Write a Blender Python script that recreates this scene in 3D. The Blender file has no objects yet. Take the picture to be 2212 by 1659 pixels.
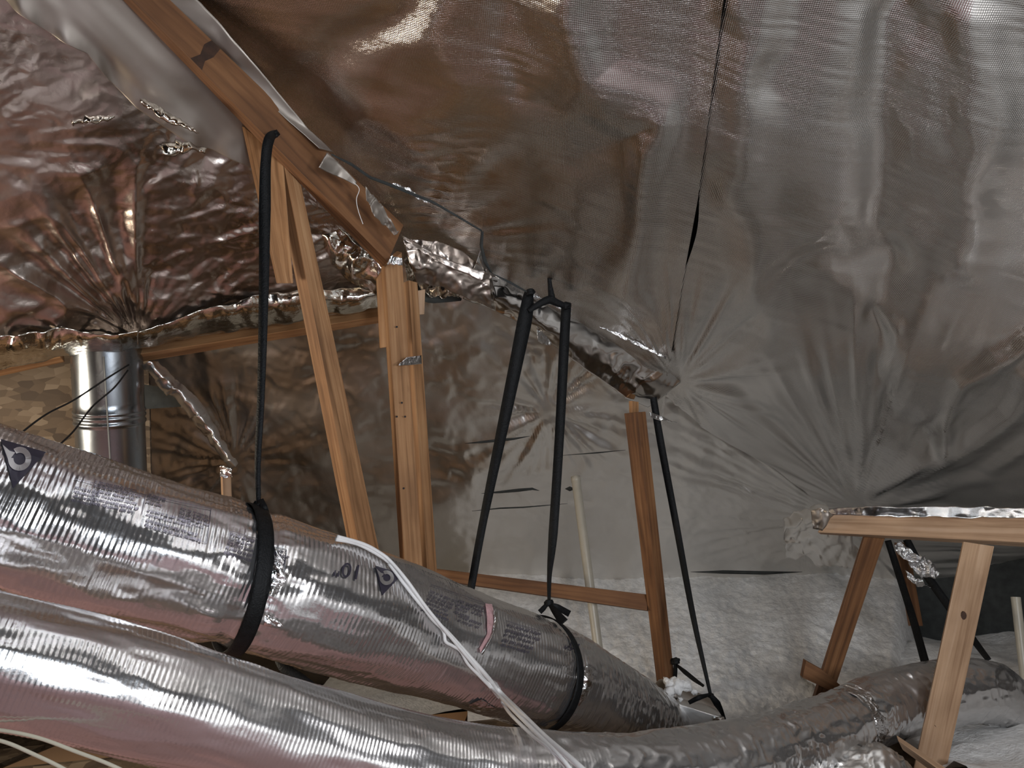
import bpy, bmesh, math, random
import numpy as np
from mathutils import Vector, Matrix
from mathutils.bvhtree import BVHTree

# ------------------------------------------------------------------ camera, world, lights, exposure
scene = bpy.context.scene
COL = scene.collection
W, H, FP = 2212.0, 1659.0, 1671.0
PITCH, ROLL = math.radians(12), math.radians(5.7)
CAM = Vector((0, 0, 0.95))
FW = Vector((0, math.cos(PITCH), math.sin(PITCH)))
_u0 = Vector((0, -math.sin(PITCH), math.cos(PITCH)))
_r0 = Vector((1, 0, 0))
RT = math.cos(ROLL) * _r0 - math.sin(ROLL) * _u0
UP = math.cos(ROLL) * _u0 + math.sin(ROLL) * _r0
cd = bpy.data.cameras.new('camera')
cam = bpy.data.objects.new('camera', cd)
COL.objects.link(cam)
cam.matrix_world = Matrix(((RT.x, UP.x, -FW.x, CAM.x), (RT.y, UP.y, -FW.y, CAM.y), (RT.z, UP.z, -FW.z, CAM.z), (0, 0, 0, 1)))
cd.sensor_width = 36.0
cd.lens = FP / W * 36.0
cd.clip_start = 0.02
scene.camera = cam

world = bpy.data.worlds.new('world')
scene.world = world
world.use_nodes = True
world.node_tree.nodes['Background'].inputs[0].default_value = (0.5, 0.5, 0.55, 1)
world.node_tree.nodes['Background'].inputs[1].default_value = 0.03

def area_lamp(name, loc, target, size, power, color):
    ld = bpy.data.lights.new(name, 'AREA')
    ld.shape = 'DISK'
    ld.size = size
    ld.energy = power
    ld.color = color
    o = bpy.data.objects.new(name, ld)
    o.location = loc
    o.rotation_euler = (Vector(target) - Vector(loc)).to_track_quat('-Z', 'Y').to_euler()
    COL.objects.link(o)
    return o

area_lamp('work_lamp', (0.62, -0.42, 0.98), (-0.2, 3, 1.0), 0.46, 28, (0.80, 0.89, 1.0))
area_lamp('drop_lamp', (-3.1, 2.2, 1.25), (-0.6, 3.4, 0.9), 0.85, 38, (1.0, 0.86, 0.68))
area_lamp('insulation_fill', (1.7, -0.6, 0.75), (1.3, 4.6, 0.4), 0.5, 36, (0.97, 0.97, 1.0))  # unseen fill light added to brighten the insulation heap

scene.view_settings.view_transform = 'Standard'
scene.view_settings.look = 'None'
scene.view_settings.gamma = 1
scene.view_settings.use_curve_mapping = False
scene.view_settings.exposure = 0.06

# ------------------------------------------------------------------ helpers
def P(px, py, d):
    return CAM + RT * ((px - W / 2) / FP * d) + UP * ((H / 2 - py) / FP * d) + FW * d

NCAM, NRT, NUP, NFW = (np.array(v) for v in (CAM, RT, UP, FW))
def PN(px, py, d):
    px, py, d = np.asarray(px, float), np.asarray(py, float), np.asarray(d, float)
    return NCAM + ((px - W / 2) / FP * d)[..., None] * NRT + ((H / 2 - py) / FP * d)[..., None] * NUP + d[..., None] * NFW

def _h(ix, iy, iz, seed):
    n = (ix * 374761393 + iy * 668265263 + iz * 2147483647 + seed * 144665) & 0xFFFFFFFF
    n = ((n ^ (n >> 13)) * 1274126177) & 0xFFFFFFFF
    n = (n ^ (n >> 16)) & 0xFFFFFF
    return n / float(0xFFFFFF)

def vnoise(x, y, z=0.0, seed=0):
    x, y, z = np.broadcast_arrays(np.asarray(x, float), np.asarray(y, float), np.asarray(z, float))
    ix, iy, iz = (np.floor(a).astype(np.int64) for a in (x, y, z))
    fx, fy, fz = x - ix, y - iy, z - iz
    fx, fy, fz = (a * a * a * (a * (a * 6 - 15) + 10) for a in (fx, fy, fz))
    r = 0
    for dz in (0, 1):
        wz = fz if dz else 1 - fz
        for dy in (0, 1):
            wy = fy if dy else 1 - fy
            for dx in (0, 1):
                wx = fx if dx else 1 - fx
                r = r + wx * wy * wz * _h(ix + dx, iy + dy, iz + dz, seed)
    return r * 2 - 1

def fbm(x, y, z=0.0, seed=0, octv=4, gain=0.5):
    a, s, r = 1.0, 1.0, 0
    for k in range(octv):
        r = r + a * vnoise(np.asarray(x) * s, np.asarray(y) * s, np.asarray(z) * s, seed + k * 17)
        a *= gain; s *= 2.03
    return r

def worley(x, y, seed=0):
    """distance to the nearest of scattered points minus to the second: creases between facets"""
    x, y = np.asarray(x, float), np.asarray(y, float)
    ix, iy = np.floor(x).astype(np.int64), np.floor(y).astype(np.int64)
    f1 = np.full(x.shape, 9.0); f2 = np.full(x.shape, 9.0)
    for dy in (-1, 0, 1):
        for dx in (-1, 0, 1):
            cx, cy = ix + dx, iy + dy
            px = cx + _h(cx, cy, 0 * cx, seed); py = cy + _h(cx, cy, 0 * cx + 5, seed)
            d = np.hypot(px - x, py - y)
            f2 = np.minimum(f2, np.maximum(d, f1)); f1 = np.minimum(f1, d)
    return f1, f2

def crumple(x, y, seed=0):
    """faceted crushed-foil relief, about -1..1"""
    wx = x + 0.35 * fbm(x * 1.3, y * 1.3, seed=seed + 3, octv=2)
    wy = y + 0.35 * fbm(x * 1.3 + 9, y * 1.3, seed=seed + 4, octv=2)
    a, _ = worley(wx, wy, seed); b, _ = worley(wx * 2.3, wy * 2.3, seed + 1); c, _ = worley(wx * 5.1, wy * 5.1, seed + 2)
    return (a - 0.5) + 0.45 * (b - 0.5) + 0.2 * (c - 0.5)

def link(name, me, mat=None, parent=None, smooth=True):
    o = bpy.data.objects.new(name, me)
    COL.objects.link(o)
    if mat is not None:
        me.materials.append(mat)
    if parent is not None:
        o.parent = parent
    if smooth and len(me.polygons):
        me.polygons.foreach_set('use_smooth', [True] * len(me.polygons))
    return o

def tag(o, label=None, cat=None, group=None, kind=None):
    for k, v in (('label', label), ('category', cat), ('group', group), ('kind', kind)):
        if v: o[k] = v
    return o

def thing(name, loc, label, cat, group=None):
    o = bpy.data.objects.new(name, None)
    o.empty_display_size = 0.05
    COL.objects.link(o)
    base = o
    o['_o'] = 0
    del o['_o']
    tag(o, label, cat, group)
    return o

def grid_mesh(name, V, mat=None, parent=None, uv=None, thick=0.0, closed=False, smooth=True):
    """V: (n, m, 3) array of points -> quad grid"""
    n, m = V.shape[:2]
    me = bpy.data.meshes.new(name)
    idx = np.arange(n * m).reshape(n, m)
    if closed:
        nx = np.roll(idx, -1, axis=1)
        q = np.stack([idx[:-1], nx[:-1], nx[1:], idx[1:]], -1).reshape(-1, 4)
    else:
        q = np.stack([idx[:-1, :-1], idx[:-1, 1:], idx[1:, 1:], idx[1:, :-1]], -1).reshape(-1, 4)
    me.vertices.add(n * m)
    me.vertices.foreach_set('co', V.reshape(-1).astype(np.float32))
    me.loops.add(q.size)
    me.loops.foreach_set('vertex_index', q.reshape(-1).astype(np.int32))
    me.polygons.add(len(q))
    me.polygons.foreach_set('loop_start', np.arange(0, q.size, 4, dtype=np.int32))
    me.polygons.foreach_set('loop_total', np.full(len(q), 4, dtype=np.int32))
    if uv is not None:
        ul = me.uv_layers.new(name='UVMap')
        ul.data.foreach_set('uv', uv.reshape(-1, 2)[q.reshape(-1)].reshape(-1).astype(np.float32))
    me.update(calc_edges=True)
    o = link(name, me, mat, parent, smooth)
    if thick:
        md = o.modifiers.new('thickness', 'SOLIDIFY'); md.thickness = thick; md.offset = 0
    return o

# ------------------------------------------------------------------ materials
def new_mat(name):
    m = bpy.data.materials.new(name); m.use_nodes = True
    nt = m.node_tree; b = nt.nodes['Principled BSDF']
    return m, nt, b

def N(nt, typ, **kw):
    n = nt.nodes.new(typ)
    for k, v in kw.items():
        if hasattr(n, k) and not k.startswith('i_'): setattr(n, k, v)
    return n

def ramp(nt, stops):
    r = nt.nodes.new('ShaderNodeValToRGB')
    e = r.color_ramp.elements
    while len(e) < len(stops): e.new(0.5)
    for k, (p, c) in enumerate(stops):
        e[k].position = p; e[k].color = (*c, 1)
    return r

def foil(name, col=(0.72, 0.71, 0.69), rough=0.28, metal=1.0, weave=0.0, weave_scale=260, bump=0.15, bump_scale=30, spots=0.0, stretch=(1, 1, 1), aniso=0.0):
    m, nt, b = new_mat(name)
    b.inputs['Metallic'].default_value = metal
    b.inputs['Base Color'].default_value = (*col, 1)
    if aniso: b.inputs['Anisotropic'].default_value = aniso
    tc = N(nt, 'ShaderNodeTexCoord')
    mp = N(nt, 'ShaderNodeMapping'); mp.inputs['Scale'].default_value = stretch
    nt.links.new(tc.outputs['Object'], mp.inputs['Vector'])
    n1 = N(nt, 'ShaderNodeTexNoise'); n1.inputs['Scale'].default_value = bump_scale; n1.inputs['Detail'].default_value = 5
    nt.links.new(mp.outputs[0], n1.inputs['Vector'])
    n2 = N(nt, 'ShaderNodeTexNoise'); n2.inputs['Scale'].default_value = 3; n2.inputs['Detail'].default_value = 4
    nt.links.new(tc.outputs['Object'], n2.inputs['Vector'])
    mr = N(nt, 'ShaderNodeMapRange'); mr.inputs[1].default_value = 0.3; mr.inputs[2].default_value = 0.7
    mr.inputs[3].default_value = rough * 0.75; mr.inputs[4].default_value = rough * 1.3
    nt.links.new(n2.outputs['Fac'], mr.inputs[0]); nt.links.new(mr.outputs[0], b.inputs['Roughness'])
    bp = N(nt, 'ShaderNodeBump'); bp.inputs['Strength'].default_value = bump; bp.inputs['Distance'].default_value = 0.01
    nt.links.new(n1.outputs['Fac'], bp.inputs['Height'])
    last = bp
    if weave:
        uvn = N(nt, 'ShaderNodeUVMap')
        for ax in ('X', 'Y'):
            w = N(nt, 'ShaderNodeTexWave'); w.bands_direction = ax; w.inputs['Scale'].default_value = weave_scale
            w.inputs['Distortion'].default_value = 1.5; w.inputs['Detail'].default_value = 1
            nt.links.new(uvn.outputs[0], w.inputs['Vector'])
            b2 = N(nt, 'ShaderNodeBump'); b2.inputs['Strength'].default_value = weave; b2.inputs['Distance'].default_value = 0.002
            nt.links.new(w.outputs['Fac'], b2.inputs['Height']); nt.links.new(last.outputs[0], b2.inputs['Normal'])
            last = b2
    nt.links.new(last.outputs[0], b.inputs['Normal'])
    return m

M = {}
M['roof_foil'] = foil('roof_foil', (0.72, 0.70, 0.675), 0.13, weave=0.2, weave_scale=60, bump=0.06, bump_scale=7, stretch=(1, 1, 1))
M['warm_foil'] = foil('warm_foil', (0.50, 0.43, 0.38), 0.30, bump=0.35, bump_scale=16)  # brown base tint puts warm reflections into the foil colour
M['slope_foil'] = foil('slope_foil', (0.80, 0.78, 0.75), 0.40, bump=0.35, bump_scale=10)
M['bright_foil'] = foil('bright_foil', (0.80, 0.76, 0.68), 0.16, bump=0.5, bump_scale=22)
M['smooth_foil'] = foil('smooth_foil', (0.42, 0.375, 0.33), 0.50, bump=0.08, bump_scale=9)
M['duct_foil'] = foil('duct_foil', (0.70, 0.685, 0.68), 0.18, 0.93, bump=0.10, bump_scale=40)
M['duct_foil_small'] = foil('duct_foil_small', (0.70, 0.685, 0.675), 0.24, 0.93, bump=0.12, bump_scale=35)
M['galvanized'] = foil('galvanized', (0.36, 0.39, 0.42), 0.27, bump=0.03, bump_scale=20)
M['tape_foil'] = foil('tape_foil', (0.85, 0.85, 0.86), 0.12, bump=0.7, bump_scale=60)

def wood(name, c_dark, c_mid, c_light, scale=1.0, knots=True):
    m, nt, b = new_mat(name)
    uv = N(nt, 'ShaderNodeUVMap')
    mp = N(nt, 'ShaderNodeMapping'); mp.inputs['Scale'].default_value = (1.3 * scale, 30 * scale, 1)
    nt.links.new(uv.outputs[0], mp.inputs[0])
    oi = N(nt, 'ShaderNodeObjectInfo')
    n = N(nt, 'ShaderNodeTexNoise'); n.noise_dimensions = '4D'; n.inputs['Scale'].default_value = 1.6; n.inputs['Detail'].default_value = 6; n.inputs['Distortion'].default_value = 0.7
    nt.links.new(mp.outputs[0], n.inputs['Vector']); 
    ml = N(nt, 'ShaderNodeMath', operation='MULTIPLY'); ml.inputs[1].default_value = 37
    nt.links.new(oi.outputs['Random'], ml.inputs[0]); nt.links.new(ml.outputs[0], n.inputs['W'])
    r = ramp(nt, [(0.30, c_dark), (0.5, c_mid), (0.72, c_light)])
    nt.links.new(n.outputs['Fac'], r.inputs[0])
    n2 = N(nt, 'ShaderNodeTexNoise'); n2.noise_dimensions = '4D'; n2.inputs['Scale'].default_value = 3.0; n2.inputs['Detail'].default_value = 4
    nt.links.new(uv.outputs[0], n2.inputs['Vector']); nt.links.new(ml.outputs[0], n2.inputs['W'])
    r2 = ramp(nt, [(0.35, (0.62, 0.58, 0.55)), (0.6, (1, 1, 1))])
    nt.links.new(n2.outputs['Fac'], r2.inputs[0])
    mx = N(nt, 'ShaderNodeMixRGB', blend_type='MULTIPLY'); mx.inputs[0].default_value = 0.8
    nt.links.new(r.outputs[0], mx.inputs[1]); nt.links.new(r2.outputs[0], mx.inputs[2])
    out = mx
    if knots:
        mk = N(nt, 'ShaderNodeMapping'); mk.inputs['Scale'].default_value = (3.2, 9, 1)
        nt.links.new(uv.outputs[0], mk.inputs[0])
        vo = N(nt, 'ShaderNodeTexVoronoi'); vo.voronoi_dimensions = '4D'; vo.inputs['Scale'].default_value = 1.4
        nt.links.new(mk.outputs[0], vo.inputs['Vector']); nt.links.new(ml.outputs[0], vo.inputs['W'])
        rk = ramp(nt, [(0.07, (0.22, 0.14, 0.10)), (0.16, (1, 1, 1))])
        nt.links.new(vo.outputs['Distance'], rk.inputs[0])
        mk2 = N(nt, 'ShaderNodeMixRGB', blend_type='MULTIPLY'); mk2.inputs[0].default_value = 0.9
        nt.links.new(mx.outputs[0], mk2.inputs[1]); nt.links.new(rk.outputs[0], mk2.inputs[2])
        out = mk2
    nt.links.new(out.outputs[0], b.inputs['Base Color'])
    b.inputs['Roughness'].default_value = 0.7
    bp = N(nt, 'ShaderNodeBump'); bp.inputs['Strength'].default_value = 0.3; bp.inputs['Distance'].default_value = 0.002
    nt.links.new(n.outputs['Fac'], bp.inputs['Height']); nt.links.new(bp.outputs[0], b.inputs['Normal'])
    return m

M['pine'] = wood('pine', (0.20, 0.095, 0.035), (0.39, 0.20, 0.085), (0.50, 0.29, 0.14))
M['dark_pine'] = wood('dark_pine', (0.10, 0.042, 0.016), (0.21, 0.092, 0.034), (0.30, 0.145, 0.06))
M['pale_pine'] = wood('pale_pine', (0.34, 0.20, 0.11), (0.50, 0.32, 0.19), (0.60, 0.41, 0.27))

def osb():
    m, nt, b = new_mat('strand_board')
    tc = N(nt, 'ShaderNodeTexCoord')
    mp = N(nt, 'ShaderNodeMapping'); mp.inputs['Scale'].default_value = (1, 1, 2.2); mp.inputs['Rotation'].default_value = (0.4, 0.5, 0.6)
    nt.links.new(tc.outputs['Object'], mp.inputs[0])
    v = N(nt, 'ShaderNodeTexVoronoi'); v.inputs['Scale'].default_value = 16
    nt.links.new(mp.outputs[0], v.inputs['Vector'])
    sp = N(nt, 'ShaderNodeSeparateColor'); nt.links.new(v.outputs['Color'], sp.inputs[0])
    r = ramp(nt, [(0.0, (0.055, 0.035, 0.02)), (0.5, (0.115, 0.078, 0.046)), (1.0, (0.20, 0.15, 0.10))])
    nt.links.new(sp.outputs[0], r.inputs[0]); nt.links.new(r.outputs[0], b.inputs['Base Color'])
    b.inputs['Roughness'].default_value = 0.75
    bp = N(nt, 'ShaderNodeBump'); bp.inputs['Strength'].default_value = 0.4; bp.inputs['Distance'].default_value = 0.003
    nt.links.new(sp.outputs[1], bp.inputs['Height']); nt.links.new(bp.outputs[0], b.inputs['Normal'])
    return m
M['osb'] = osb()

def plain(name, col, rough=0.6, metal=0.0, var=0.15, scale=20, bump=0.0, bscale=80):
    m, nt, b = new_mat(name)
    tc = N(nt, 'ShaderNodeTexCoord')
    n = N(nt, 'ShaderNodeTexNoise'); n.inputs['Scale'].default_value = scale; n.inputs['Detail'].default_value = 5
    nt.links.new(tc.outputs['Object'], n.inputs['Vector'])
    r = ramp(nt, [(0.3, tuple(c * (1 - var) for c in col)), (0.7, tuple(min(1, c * (1 + var)) for c in col))])
    nt.links.new(n.outputs['Fac'], r.inputs[0]); nt.links.new(r.outputs[0], b.inputs['Base Color'])
    b.inputs['Roughness'].default_value = rough; b.inputs['Metallic'].default_value = metal
    if bump:
        n2 = N(nt, 'ShaderNodeTexNoise'); n2.inputs['Scale'].default_value = bscale; n2.inputs['Detail'].default_value = 6
        nt.links.new(tc.outputs['Object'], n2.inputs['Vector'])
        bp = N(nt, 'ShaderNodeBump'); bp.inputs['Strength'].default_value = bump; bp.inputs['Distance'].default_value = 0.01
        nt.links.new(n2.outputs['Fac'], bp.inputs['Height']); nt.links.new(bp.outputs[0], b.inputs['Normal'])
    return m
M['fluff'] = plain('loose_fill', (0.78, 0.77, 0.75), 1.0, var=0.15, scale=26, bump=0.7, bscale=60)
M['pink'] = plain('pink_fibre', (0.44, 0.26, 0.26), 1.0, var=0.25, scale=7, bump=0.8, bscale=50)
M['strap'] = plain('black_strap', (0.006, 0.0065, 0.007), 0.55, var=0.3, scale=60, bump=0.3, bscale=220)
M['strap'].node_tree.nodes['Principled BSDF'].inputs['Specular IOR Level'].default_value = 0.22
M['black'] = plain('black_rubber', (0.012, 0.012, 0.013), 0.5)
M['pvc'] = plain('pvc', (0.46, 0.42, 0.34), 0.35, var=0.06)
M['white_cable'] = plain('white_cable', (0.78, 0.76, 0.74), 0.4, var=0.04)
M['cream_cable'] = plain('cream_cable', (0.60, 0.55, 0.42), 0.45, var=0.05)
M['ink'] = plain('print_ink', (0.035, 0.030, 0.045), 0.35, var=0.2)
M['faint_ink'] = plain('faint_ink', (0.20, 0.185, 0.22), 0.3, metal=0.75, var=0.2)
M['bare_print'] = plain('bare_print', (0.50, 0.48, 0.47), 0.3, metal=0.8, var=0.05)
M['burn'] = plain('burnt_wood', (0.045, 0.02, 0.01), 0.75, var=0.5, scale=30)
M['void_shade'] = plain('void_shade', (0.035, 0.038, 0.036), 0.8, var=0.3)  # near-black colour that paints the shade of gaps and voids

# ------------------------------------------------------------------ planes of the roof:  1/d = a + b*px + c*py
PL_R = (0.4037, 7.28e-5, -2.97e-4)
PL_L = (0.4731, -1.008e-4, -1.512e-4)
PL_B = (0.364, 0.0, -1.41e-4)
def inv(pl, x, y): return pl[0] + pl[1] * x + pl[2] * y
def dep(pl, x, y): return 1.0 / np.maximum(inv(pl, x, y), 0.07)
def normal_of(pl):
    a = pl[0] + pl[1] * W / 2 + pl[2] * H / 2
    n = RT * (pl[1] * FP) - UP * (pl[2] * FP) + FW * a
    return np.array(n.normalized())
def plane_uv(pl, V):
    n = Vector(normal_of(pl)); u = Vector((1, 0, 0)); u = (u - n * u.dot(n)).normalized(); v = n.cross(u)
    return np.stack([V @ np.array(u), V @ np.array(v)], -1)

def interp(poly, x):
    xs = [p[0] for p in poly]; ys = [p[1] for p in poly]
    return np.interp(x, xs, ys)

def cols(lo, hi, vis_lo, vis_hi, step, outer):
    a = [lo + (vis_lo - lo) * k / outer for k in range(outer)] if lo < vis_lo else []
    n = int((vis_hi - vis_lo) / step)
    b = list(np.linspace(vis_lo, vis_hi, n + 1))
    c = [vis_hi + (hi - vis_hi) * (k + 1) / outer for k in range(outer)] if hi > vis_hi else []
    return np.array(a + b + c)

def sheet(name, pl, xs, ytop, ybot, rows, disp, mat, parent=None, outer_rows=16, thick=0.0, lift=0.0):
    """a foil sheet on a roof plane between two pixel curves; disp(X, Y) metres towards the room"""
    yt, yb = interp(ytop, xs), interp(ybot, xs)
    s_in = np.linspace(0, 1, rows)
    ym = np.maximum(yt, np.minimum(-60, yb - 12))
    Y = [yt + (ym - yt) * k / outer_rows for k in range(outer_rows)] if outer_rows else []
    Y += [ym + (yb - ym) * s for s in s_in]
    Y = np.array(Y); X = np.broadcast_to(xs, Y.shape)
    V = PN(X, Y, dep(pl, X, Y))
    n = normal_of(pl)
    uv = plane_uv(pl, V)
    V = V - n * (disp(X, Y, uv[..., 0], uv[..., 1]) + lift)[..., None]
    return grid_mesh(name, V, mat, parent, uv, thick)

def ss(a, b, x):
    t = np.clip((x - a) / (b - a), 0, 1); return t * t * (3 - 2 * t)

def fan(X, Y, cx, cy, k, r0, r1, seed, a0=None, a1=None):
    """folds that radiate from a pinched point"""
    ang = np.arctan2(Y - cy, X - cx); r = np.hypot(X - cx, Y - cy)
    w = ss(0, r0, r) * (1 - ss(r0, r1, r))
    f = vnoise(ang * k, r * 0.003, seed=seed) + 0.5 * vnoise(ang * k * 2.2, r * 0.004, seed=seed + 1)
    f = 1 - 2 * np.abs(f)
    return f * w

# ---- right slope
HIP = [(-860, -1500), (400, 0), (870, 560), (1040, 610), (1440, 862), (1800, 1100), (1850, 1112), (2212, 1122), (4000, 1180)]
def pdist(X, Y, poly):
    best = np.full(X.shape, 1e9)
    for (x0, y0), (x1, y1) in zip(poly[:-1], poly[1:]):
        dx, dy = x1 - x0, y1 - y0; t = np.clip(((X - x0) * dx + (Y - y0) * dy) / (dx * dx + dy * dy), 0, 1)
        best = np.minimum(best, np.hypot(X - x0 - t * dx, Y - y0 - t * dy))
    return best
FOLDS = [([(2330, 740), (2212, 800), (2185, 890), (2100, 968), (1990, 1010), (1850, 1055)], 30, 0.030),
         ([(1885, 690), (1900, 800), (1935, 885), (2010, 965)], 24, -0.022),
         ([(2300, 690), (2160, 760), (2070, 830), (2035, 900), (2045, 960)], 20, 0.024),
         ([(2230, 960), (2130, 1030), (2000, 1070), (1880, 1085)], 18, 0.016),
         ([(1390, 860), (1500, 785), (1615, 700), (1690, 610), (1800, 560), (1920, 590)], 38, -0.016),
         ([(1960, -200), (1930, 60), (1900, 300), (1895, 500), (1930, 640)], 55, -0.022),
         ([(1640, -100), (1600, 200), (1600, 420), (1650, 640)], 60, 0.016),
         ([(1270, -200), (1235, 60), (1260, 170), (1410, 250), (1390, 470), (1340, 620)], 55, 0.020),
         ([(640, 190), (720, 110), (870, 40), (930, -80)], 45, -0.022),
         ([(960, -60), (930, 80), (980, 180), (900, 300)], 50, 0.018),
         ([(1120, -80), (1090, 90), (1120, 190)], 40, -0.012),
         ([(760, 300), (830, 250), (900, 330), (1010, 420)], 34, 0.014),
         ([(1000, 420), (1110, 350), (1260, 320), (1350, 250)], 50, -0.014),
         ([(2110, 60), (2130, 260), (2080, 420), (2100, 560)], 60, 0.018)]
def disp_R(X, Y, u, v):
    z = 0.022 * fbm(u * 1.3, v * 1.0, seed=5, octv=2) + 0.006 * fbm(u * 4.0, v * 2.0, seed=8, octv=2)
    wx = X + 18 * vnoise(X * 0.012, Y * 0.012, seed=14); wy = Y + 18 * vnoise(X * 0.012, Y * 0.012, seed=15)
    for k, (poly, w, a) in enumerate(FOLDS):
        a = a * (0.45 if 8 <= k <= 12 else 1.0)
        dd = pdist(wx, wy, poly) / w
        z += 1.6 * a * np.exp(-dd * dd)
    # fine diagonal pull lines near the hip and along the weave
    q = (X * 0.50 + Y * -0.86) * 0.055; al = (X * 0.86 + Y * 0.50) * 0.006
    z += 0.0035 * vnoise(q, al, seed=12) * np.exp(-((X - 850 - (Y - 300) * 0.9) / 240.0) ** 2) * ss(60, 220, Y)
    z += 0.0008 * vnoise((X * -0.25 + Y * 0.97) * 0.10, X * 0.01, seed=13)
    z += 0.012 * fan(X, Y, 1850, 1095, 6, 120, 560, 21) * ss(1400, 1650, X)
    z += 0.010 * fan(X, Y, 1465, 830, 4.5, 80, 300, 31)
    z += 0.008 * fan(X, Y, 880, 520, 7, 100, 380, 41)
    return z
seam = [(-1500, 1750), (0, 1562), (420, 1508), (600, 1475), (820, 1440), (1200, 1400)]
def seam_x(y): return np.interp(y, [p[0] for p in seam], [p[1] for p in seam])
roof_right = tag(thing('ceiling_right', (0, 0, 0), None, None), kind='structure')
def side(X, Y, left):
    return X
def half_sheet(left):
    if left:
        T = np.concatenate([np.linspace(0, 0.55, 20)[:-1], np.linspace(0.55, 1, 260)])
    else:
        T = np.concatenate([np.linspace(0, 0.40, 230)[:-1], np.linspace(0.40, 1, 22)])
    ys = np.concatenate([np.linspace(-1500, -60, 18)[:-1], np.linspace(-60, 1125, 250)])
    yy, tt = np.meshgrid(ys, T, indexing='ij')
    sx = seam_x(yy)
    hy = np.array([p[1] for p in HIP]); hx = np.array([p[0] for p in HIP])
    if left:
        x0 = np.interp(yy, hy, hx) - 6; x1 = sx + 1
        x0 = np.minimum(x0, x1 - 5)
        X = x0 + (x1 - x0) * tt
    else:
        x0 = np.maximum(sx + 16 * np.exp(-((yy - 500) / 85.0) ** 2) + 7 * np.exp(-((yy - 745) / 25.0) ** 2) - 4, np.interp(yy, hy, hx) - 6); X = x0 + (4000 - x0) * tt ** 1.0
    V = PN(X, yy, dep(PL_R, X, yy)); n = normal_of(PL_R); uv = plane_uv(PL_R, V)
    dz = disp_R(X, yy, uv[..., 0], uv[..., 1])
    if left:
        e = np.exp(-((X - x1) / 30.0) ** 2)
        gap = 0.006 + 0.014 * np.exp(-((yy - 520) / 110.0) ** 2) + 0.008 * np.exp(-((yy - 730) / 40.0) ** 2)
        dz = dz + gap * np.exp(-((X - x1) / 60.0) ** 2)
    else:
        dz = dz - 0.008
    V = V - n * dz[..., None]
    return grid_mesh('foil_sheet', V, M['roof_foil'], roof_right, uv)
half_sheet(True); half_sheet(False)
# deck behind the foil
def deck(name, pl, pts, off, mat, parent=None):
    n = Vector(normal_of(pl))
    me = bpy.data.meshes.new(name)
    vs = [P(x, y, float(dep(pl, x, y))) + n * off for x, y in pts]
    vs2 = [v + n * 0.012 for v in vs]
    k = len(vs)
    me.from_pydata([*vs, *vs2], [], [list(range(k)), list(range(2 * k - 1, k - 1, -1))] + [[i, (i + 1) % k, k + (i + 1) % k, k + i] for i in range(k)])
    me.update()
    return link(name, me, mat, parent, smooth=False)
deck('roof_deck', PL_R, [(-860, -1500), (4000, -1500), (4000, 1180), (1850, 1112), (870, 560)], 0.16, M['void_shade'], roof_right)  # right deck coloured near-black as the shade behind the seam gap

# ---- left slope (brown crinkled foil)
def disp_L(X, Y, u, v):
    z = 0.035 * fbm(u * 1.3, v * 1.3, seed=61, octv=3)
    z += 0.020 * crumple(u * 2.6, v * 4.5, 63) * ss(150, 420, Y + 0.3 * X)
    z += 0.010 * crumple(u * 8, v * 13, 65) * ss(200, 460, X) + 0.004 * crumple(u * 9, v * 11, 66)
    z += 0.030 * fan(X, Y, 300, 742, 4, 110, 520, 67) * ss(60, -40, X - 300 + 0 * Y)
    z += 0.010 * fan(X, Y, 300, 742, 5, 60, 200, 68)
    return z
roof_left = tag(thing('ceiling_left', (0, 0, 0), None, None), kind='structure')
xsL = cols(-2500, 866, -60, 866, 4.0, 22)
topL = [(-2500, -1500), (-860, -1500), (400, 0), (870, 560)]
botL = [(-2500, 980), (0, 748), (290, 738), (640, 656), (870, 610)]
sheet('foil_sheet', PL_L, xsL, topL, botL, 210, disp_L, M['warm_foil'], roof_left)
deck('roof_deck', PL_L, [(-2500, -1500), (-860, -1500), (870, 560), (640, 656), (290, 738), (-2500, 980)], 0.12, M['osb'], roof_left)
# smooth overlapping strip between the crinkled foil and the rafter
xsS = cols(-600, 552, -60, 552, 4.0, 6)
botS = [(-600, -560), (-60, -80), (30, 8), (130, 72), (185, 100), (235, 165), (290, 218), (400, 290), (470, 318), (552, 352)]
topS = [(-600, -1150), (-60, -560), (400, 0), (552, 185)]
def disp_S(X, Y, u, v):
    e = (interp(botS, X) - Y)
    return 0.05 + 0.012 * fbm(u * 1.6, v * 1.6, seed=71, octv=3) + 0.005 * vnoise(X * 0.02 - Y * 0.02, (X + Y) * 0.003, seed=73) - 0.02 * np.exp(-(e / 40.0) ** 2) * vnoise(X * 0.02, 0 * X, seed=75)
sheet('foil_strip', PL_L, xsS, topS, botS, 90, disp_S, M['smooth_foil'], roof_left, outer_rows=0, thick=0.0015)

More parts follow.
